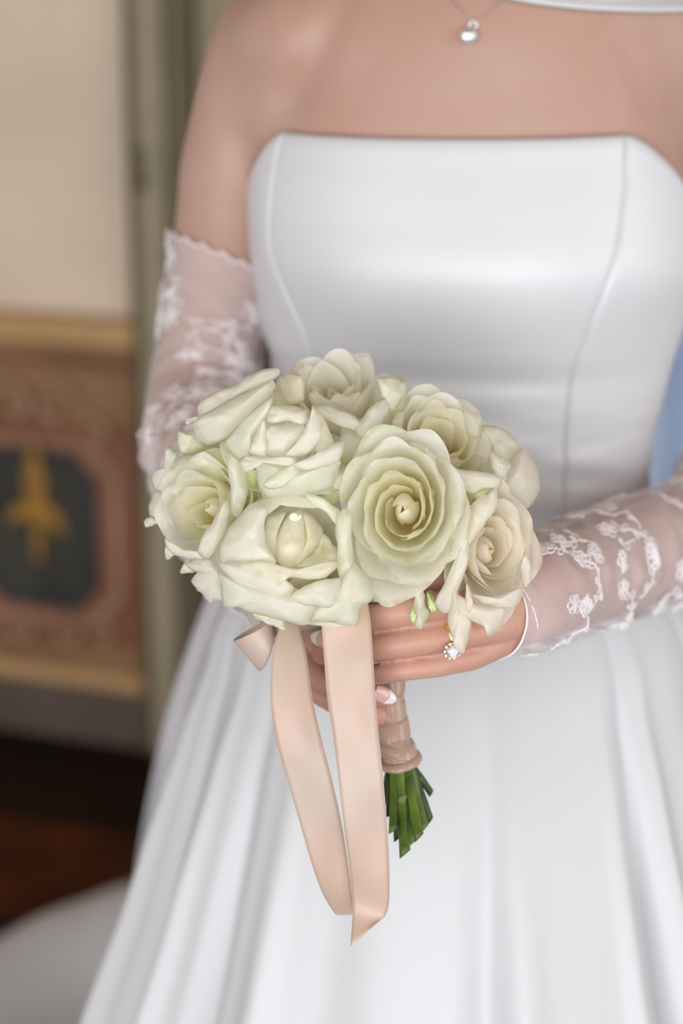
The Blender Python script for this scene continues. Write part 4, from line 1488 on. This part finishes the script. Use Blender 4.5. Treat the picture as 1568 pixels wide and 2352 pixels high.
        mod(o, 'SOLIDIFY', thickness=0.0004, offset=0)
        if label:
            o['label'] = label
        if sel:
            for E in (0, 10):
                ps = [r_[E] for r_ in rows]
                mobj('ribbon_selvedge', *tube(ps, [0.00024] * n, 5), M['ribbon_edge'], o)
        return o
    strip('ribbon_tail', [(722, 1360, 1.00), (738, 1430, .992), (744, 1500, .989), (752, 1600, .988), (766, 1700, .989), (778, 1800, .992), (790, 1900, .998), (803, 2000, 1.005), (810, 2090, 1.012), (805, 2172, 1.006)],
          [(840, 1360, 1.00), (850, 1430, .992), (855, 1500, .989), (861, 1600, .988), (870, 1700, .989), (880, 1800, .992), (888, 1900, .998), (893, 2000, 1.005), (889, 2090, 1.012), (858, 2126, 1.008)],
          label='front blush ribbon tail with a slant-cut end', wave=0.003)
    strip('ribbon_tail', [(652, 1400, 1.03), (642, 1440, 1.02), (627, 1500, 1.012), (621, 1600, 1.008), (634, 1700, 1.008), (662, 1800, 1.012), (692, 1900, 1.018), (722, 2000, 1.024), (745, 2060, 1.030), (772, 2101, 1.040), (776, 2085, 1.056)],
          [(690, 1400, 1.03), (687, 1440, 1.02), (702, 1500, 1.012), (716, 1600, 1.008), (738, 1700, 1.008), (764, 1800, 1.012), (785, 1900, 1.018), (800, 2000, 1.024), (806, 2050, 1.030), (812, 2098, 1.040), (812, 2085, 1.056)],
          label='rear blush ribbon tail curling back at its end', wave=0.003)
    # bow loop
    rows = []
    for i in range(14):
        t = i / 13
        row = []
        for j in range(40):
            a = 2 * pi * j / 40
            e1 = (609 + 15 * cos(a) + 13 * sin(a) * 1.0, 1494 - 47 * sin(a), 1.035 - 0.010 * cos(a))
            e2 = (580 + 44 * sin(a) + 4 * cos(a), 1447 - 24 * sin(a) + 4 * cos(a), 1.035 - 0.012 * cos(a))
            row.append(W(*[lerp(e1[k], e2[k], t ** 0.9) for k in range(3)]))
        rows.append(row)
    v, f, _ = grid(rows, True)
    b = mobj('ribbon_loop', v, f, M['ribbon'], root)
    b['label'] = 'small bow loop of blush ribbon'
    mod(b, 'SOLIDIFY', thickness=0.0004, offset=0)
    mobj('ribbon_knot', *tube([W(640, 1440, 1.045), W(690, 1425, 1.05), W(760, 1405, 1.055), W(850, 1390, 1.06)], [.006, .007, .008, .009], 14), M['ribbon'], root)


# ------------------------------------------------------------------ jewellery
def build_jewels(bvh):
    def on(px, py, lift):
        d = (W(px, py, 1) - CAM).normalized()
        h, n, _, _ = bvh.ray_cast(CAM, d)
        return h - d * lift if h else WY(px, py, 1.27)
    pc = on(1076, 82, 0.0045)
    nk = empty('necklace', pc, 'fine silver chain with a round pave pendant on her bare chest', 'necklace')
    top = on(1086, 57, 0.002)
    # pendant: small dome set with stones
    rows = []
    R = 0.0056
    d0 = (CAM - pc).normalized()
    s = d0.cross(UZ).normalized()
    u = s.cross(d0)
    parts = []
    v, f = tube([pc - d0 * 0.0035, pc - d0 * 0.002, pc, pc + d0 * 0.0018, pc + d0 * 0.0028], [0.0042, R * .95, R, R * 0.86, R * 0.55], 28, False)
    pd = mobj('pendant', v, f, M['silver'], nk)
    for ring, (nn, rr, hh) in enumerate([(1, 0, .0032), (6, .0020, .0029), (12, .0038, .0022), (16, .0052, .0008)]):
        for q in range(nn):
            a = 2 * pi * q / nn
            c = pc + d0 * hh + (s * cos(a) + u * sin(a)) * rr
            bm = bmesh.new()
            bmesh.ops.create_icosphere(bm, subdivisions=1, radius=0.00088)
            vs = [c + v_.co for v_ in bm.verts]
            fs = [tuple(x.index for x in f_.verts) for f_ in bm.faces]
            bm.free()
            mobj('stone', vs, fs, M['gem'], pd, smooth=False)
    ring = [top + (s * cos(a) + u * sin(a)) * 0.0024 for a in [2 * pi * k / 24 for k in range(25)]]
    mobj('bail', *tube(ring, [0.0006] * 25, 8), M['silver'], nk)
    for pts in ([(1086, 55), (1066, 32), (1045, 10), (1025, -12), (985, -45)], [(1086, 55), (1110, 38), (1140, 14), (1160, -4), (1168, -12)]):
        c = crom([tuple(on(x, y, 0.0016)) for x, y in pts], 70)
        ps = [Vector(q) for q in c]
        mobj('chain', *tube(ps, [0.00042 if k % 2 else 0.00018 for k in range(70)], 6), M['silver'], nk)
    # ring on the ring finger
    a, b = hc(LH['ring'])[2][0], hc(LH['ring'])[3][0]
    c0 = W(1021, 1463, 1.017)
    t = (a - b).normalized()
    n1 = (Vector((0, -1, 0)) - t * Vector((0, -1, 0)).dot(t)).normalized()
    n2 = t.cross(n1)
    rg = empty('ring', c0, 'gold solitaire ring with a clear round stone on her ring finger', 'ring')
    rr = 0.0090
    ps = [c0 + (n1 * cos(x) + n2 * sin(x)) * rr + t * 0.0012 * sin(x + .3) for x in [2 * pi * k / 60 for k in range(61)]]
    mobj('band', *tube(ps, [0.00115] * 61, 10, False), M['gold'], rg)
    g = W(1040, 1497, 1.004)
    dn = ((g - c0) - t * (g - c0).dot(t)).normalized()
    ax = (dn * 0.55 - FWD * 0.6).normalized()
    s1 = ax.cross(UZ).normalized()
    s2 = ax.cross(s1)
    rows = []
    for z, r_ in ((-.0028, .0002), (0.0, .0034), (.0004, .0036), (.0016, .0023), (.00165, .0001)):
        rows.append([g + ax * z + (s1 * cos(x) + s2 * sin(x)) * r_ for x in [2 * pi * k / 12 for k in range(12)]])
    v, f, _ = grid(rows, True, True)
    mobj('stone', v, f, M['gem'], rg, smooth=False)
    for k in range(6):
        x = 2 * pi * k / 6
        o_ = (s1 * cos(x) + s2 * sin(x))
        mobj('prong', *tube([g - ax * .0034 + o_ * .0008, g + o_ * .0034, g + ax * .0009 + o_ * .0033], [.0005, .0005, .0006], 6), M['gold'], rg)
    for k in range(10):
        x = 2 * pi * k / 10
        q = g - ax * .0010 + (s1 * cos(x) + s2 * sin(x)) * .0041
        bm = bmesh.new()
        bmesh.ops.create_icosphere(bm, subdivisions=1, radius=0.0012)
        mobj('small_stone', [q + v_.co for v_ in bm.verts], [tuple(z_.index for z_ in f_.verts) for f_ in bm.faces], M['gem'], rg, smooth=False)
        bm.free()


# ------------------------------------------------------------------ veil, and the blue cloth that stands for window light
def build_veil(person):
    rows, uv = [], []
    L = [(500, 1300, 1.42), (466, 1390, 1.44), (426, 1500, 1.46), (378, 1650, 1.48), (345, 1800, 1.50), (318, 1950, 1.53), (300, 2080, 1.57), (250, 2352, 1.64)]
    Rr = [(760, 1300, 1.44), (700, 1390, 1.46), (640, 1500, 1.48), (620, 1650, 1.50), (600, 1800, 1.52), (580, 1950, 1.55), (560, 2080, 1.59), (500, 2352, 1.66)]
    a = crom([tuple(WY(*p)) for p in L], 50)
    b = crom([tuple(WY(*p)) for p in Rr], 50)
    for i in range(50):
        row = []
        for j in range(50):
            u = j / 49
            p = Vector(a[i]).lerp(Vector(b[i]), u)
            p.y += 0.016 * sin(u * 21 + 0.6 * sin(i * .1)) * min(1, u * 5)
            row.append(p)
            uv.append((u * 0.15, i * 0.015))
        rows.append(row)
    v, f, _ = grid(rows)
    o = mobj('veil', v, f, M['net_far'], person, uvs=uv)
    o['label'] = 'sheer tulle veil falling behind the skirt'
    rows = []
    for i in range(12):
        z = 2.3 - i / 11 * 2.29
        rows.append([Vector((0.36 + 1.0 * j / 90, 2.7 + 0.035 * sin(j * 0.55) + 0.012 * sin(j * .21 + 1), z)) for j in range(91)])
    v, f, _ = grid(rows)
    c = mobj('window_light_cloth', v, f, M['blue'])  # added hanging cloth; its blue stands for window light behind her
    mod(c, 'SOLIDIFY', thickness=0.003)
    c['label'] = 'pale blue hanging cloth standing for window light between her waist and bent left elbow'
    c['category'] = 'window_light_cloth'


def main():
    wall()
    floor()
    person = empty('person', (TZ[0][1], YC, 0.0), 'bride in a strapless white satin gown and sheer lace gloves holding the bouquet', 'person')
    body, bvh = build_body(person)
    build_gown(person, bvh)
    build_glove(person, ARM_R, 4.35, 10.8, lambda t: 0.35 + 1.3 * sstep(0.35, 0.55, t), 5, 'loose sheer lace glove on her right arm', 95, far=True)
    build_glove(person, ARM_L[:-1] + [(W(1195, 1392, 1.068), 0.0265), (W(1150, 1414, 1.056), 0.0220), (W(1085, 1444, 1.042), 0.0175)], 3.6, 11.55, lambda t: 0.60 * (1 - sstep(0.86, 0.97, t)) + 0.06, 9, 'sheer floral lace glove on her left forearm', 120)
    # nails
    nail(person, W(762, 1470, 1.0325), W(703, 1456, 1.042) - W(762, 1470, 1.0325), Vector((-.1, -.85, .55)), 0.0155, 0.0105, 0.70)
    nail(person, W(862, 1588, 1.0420), W(916, 1612, 1.047) - W(862, 1588, 1.0420), Vector((.15, -.9, .30)), 0.0145, 0.0092, 0.66)
    # nail(person, W(884, 1543, 1.0145), W(858, 1547, 1.02) - W(884, 1543, 1.0145), Vector((0, -.95, .2)), 0.0110, 0.0072, 0.7)
    build_bouquet()
    build_jewels(bvh)
    build_veil(person)


main()
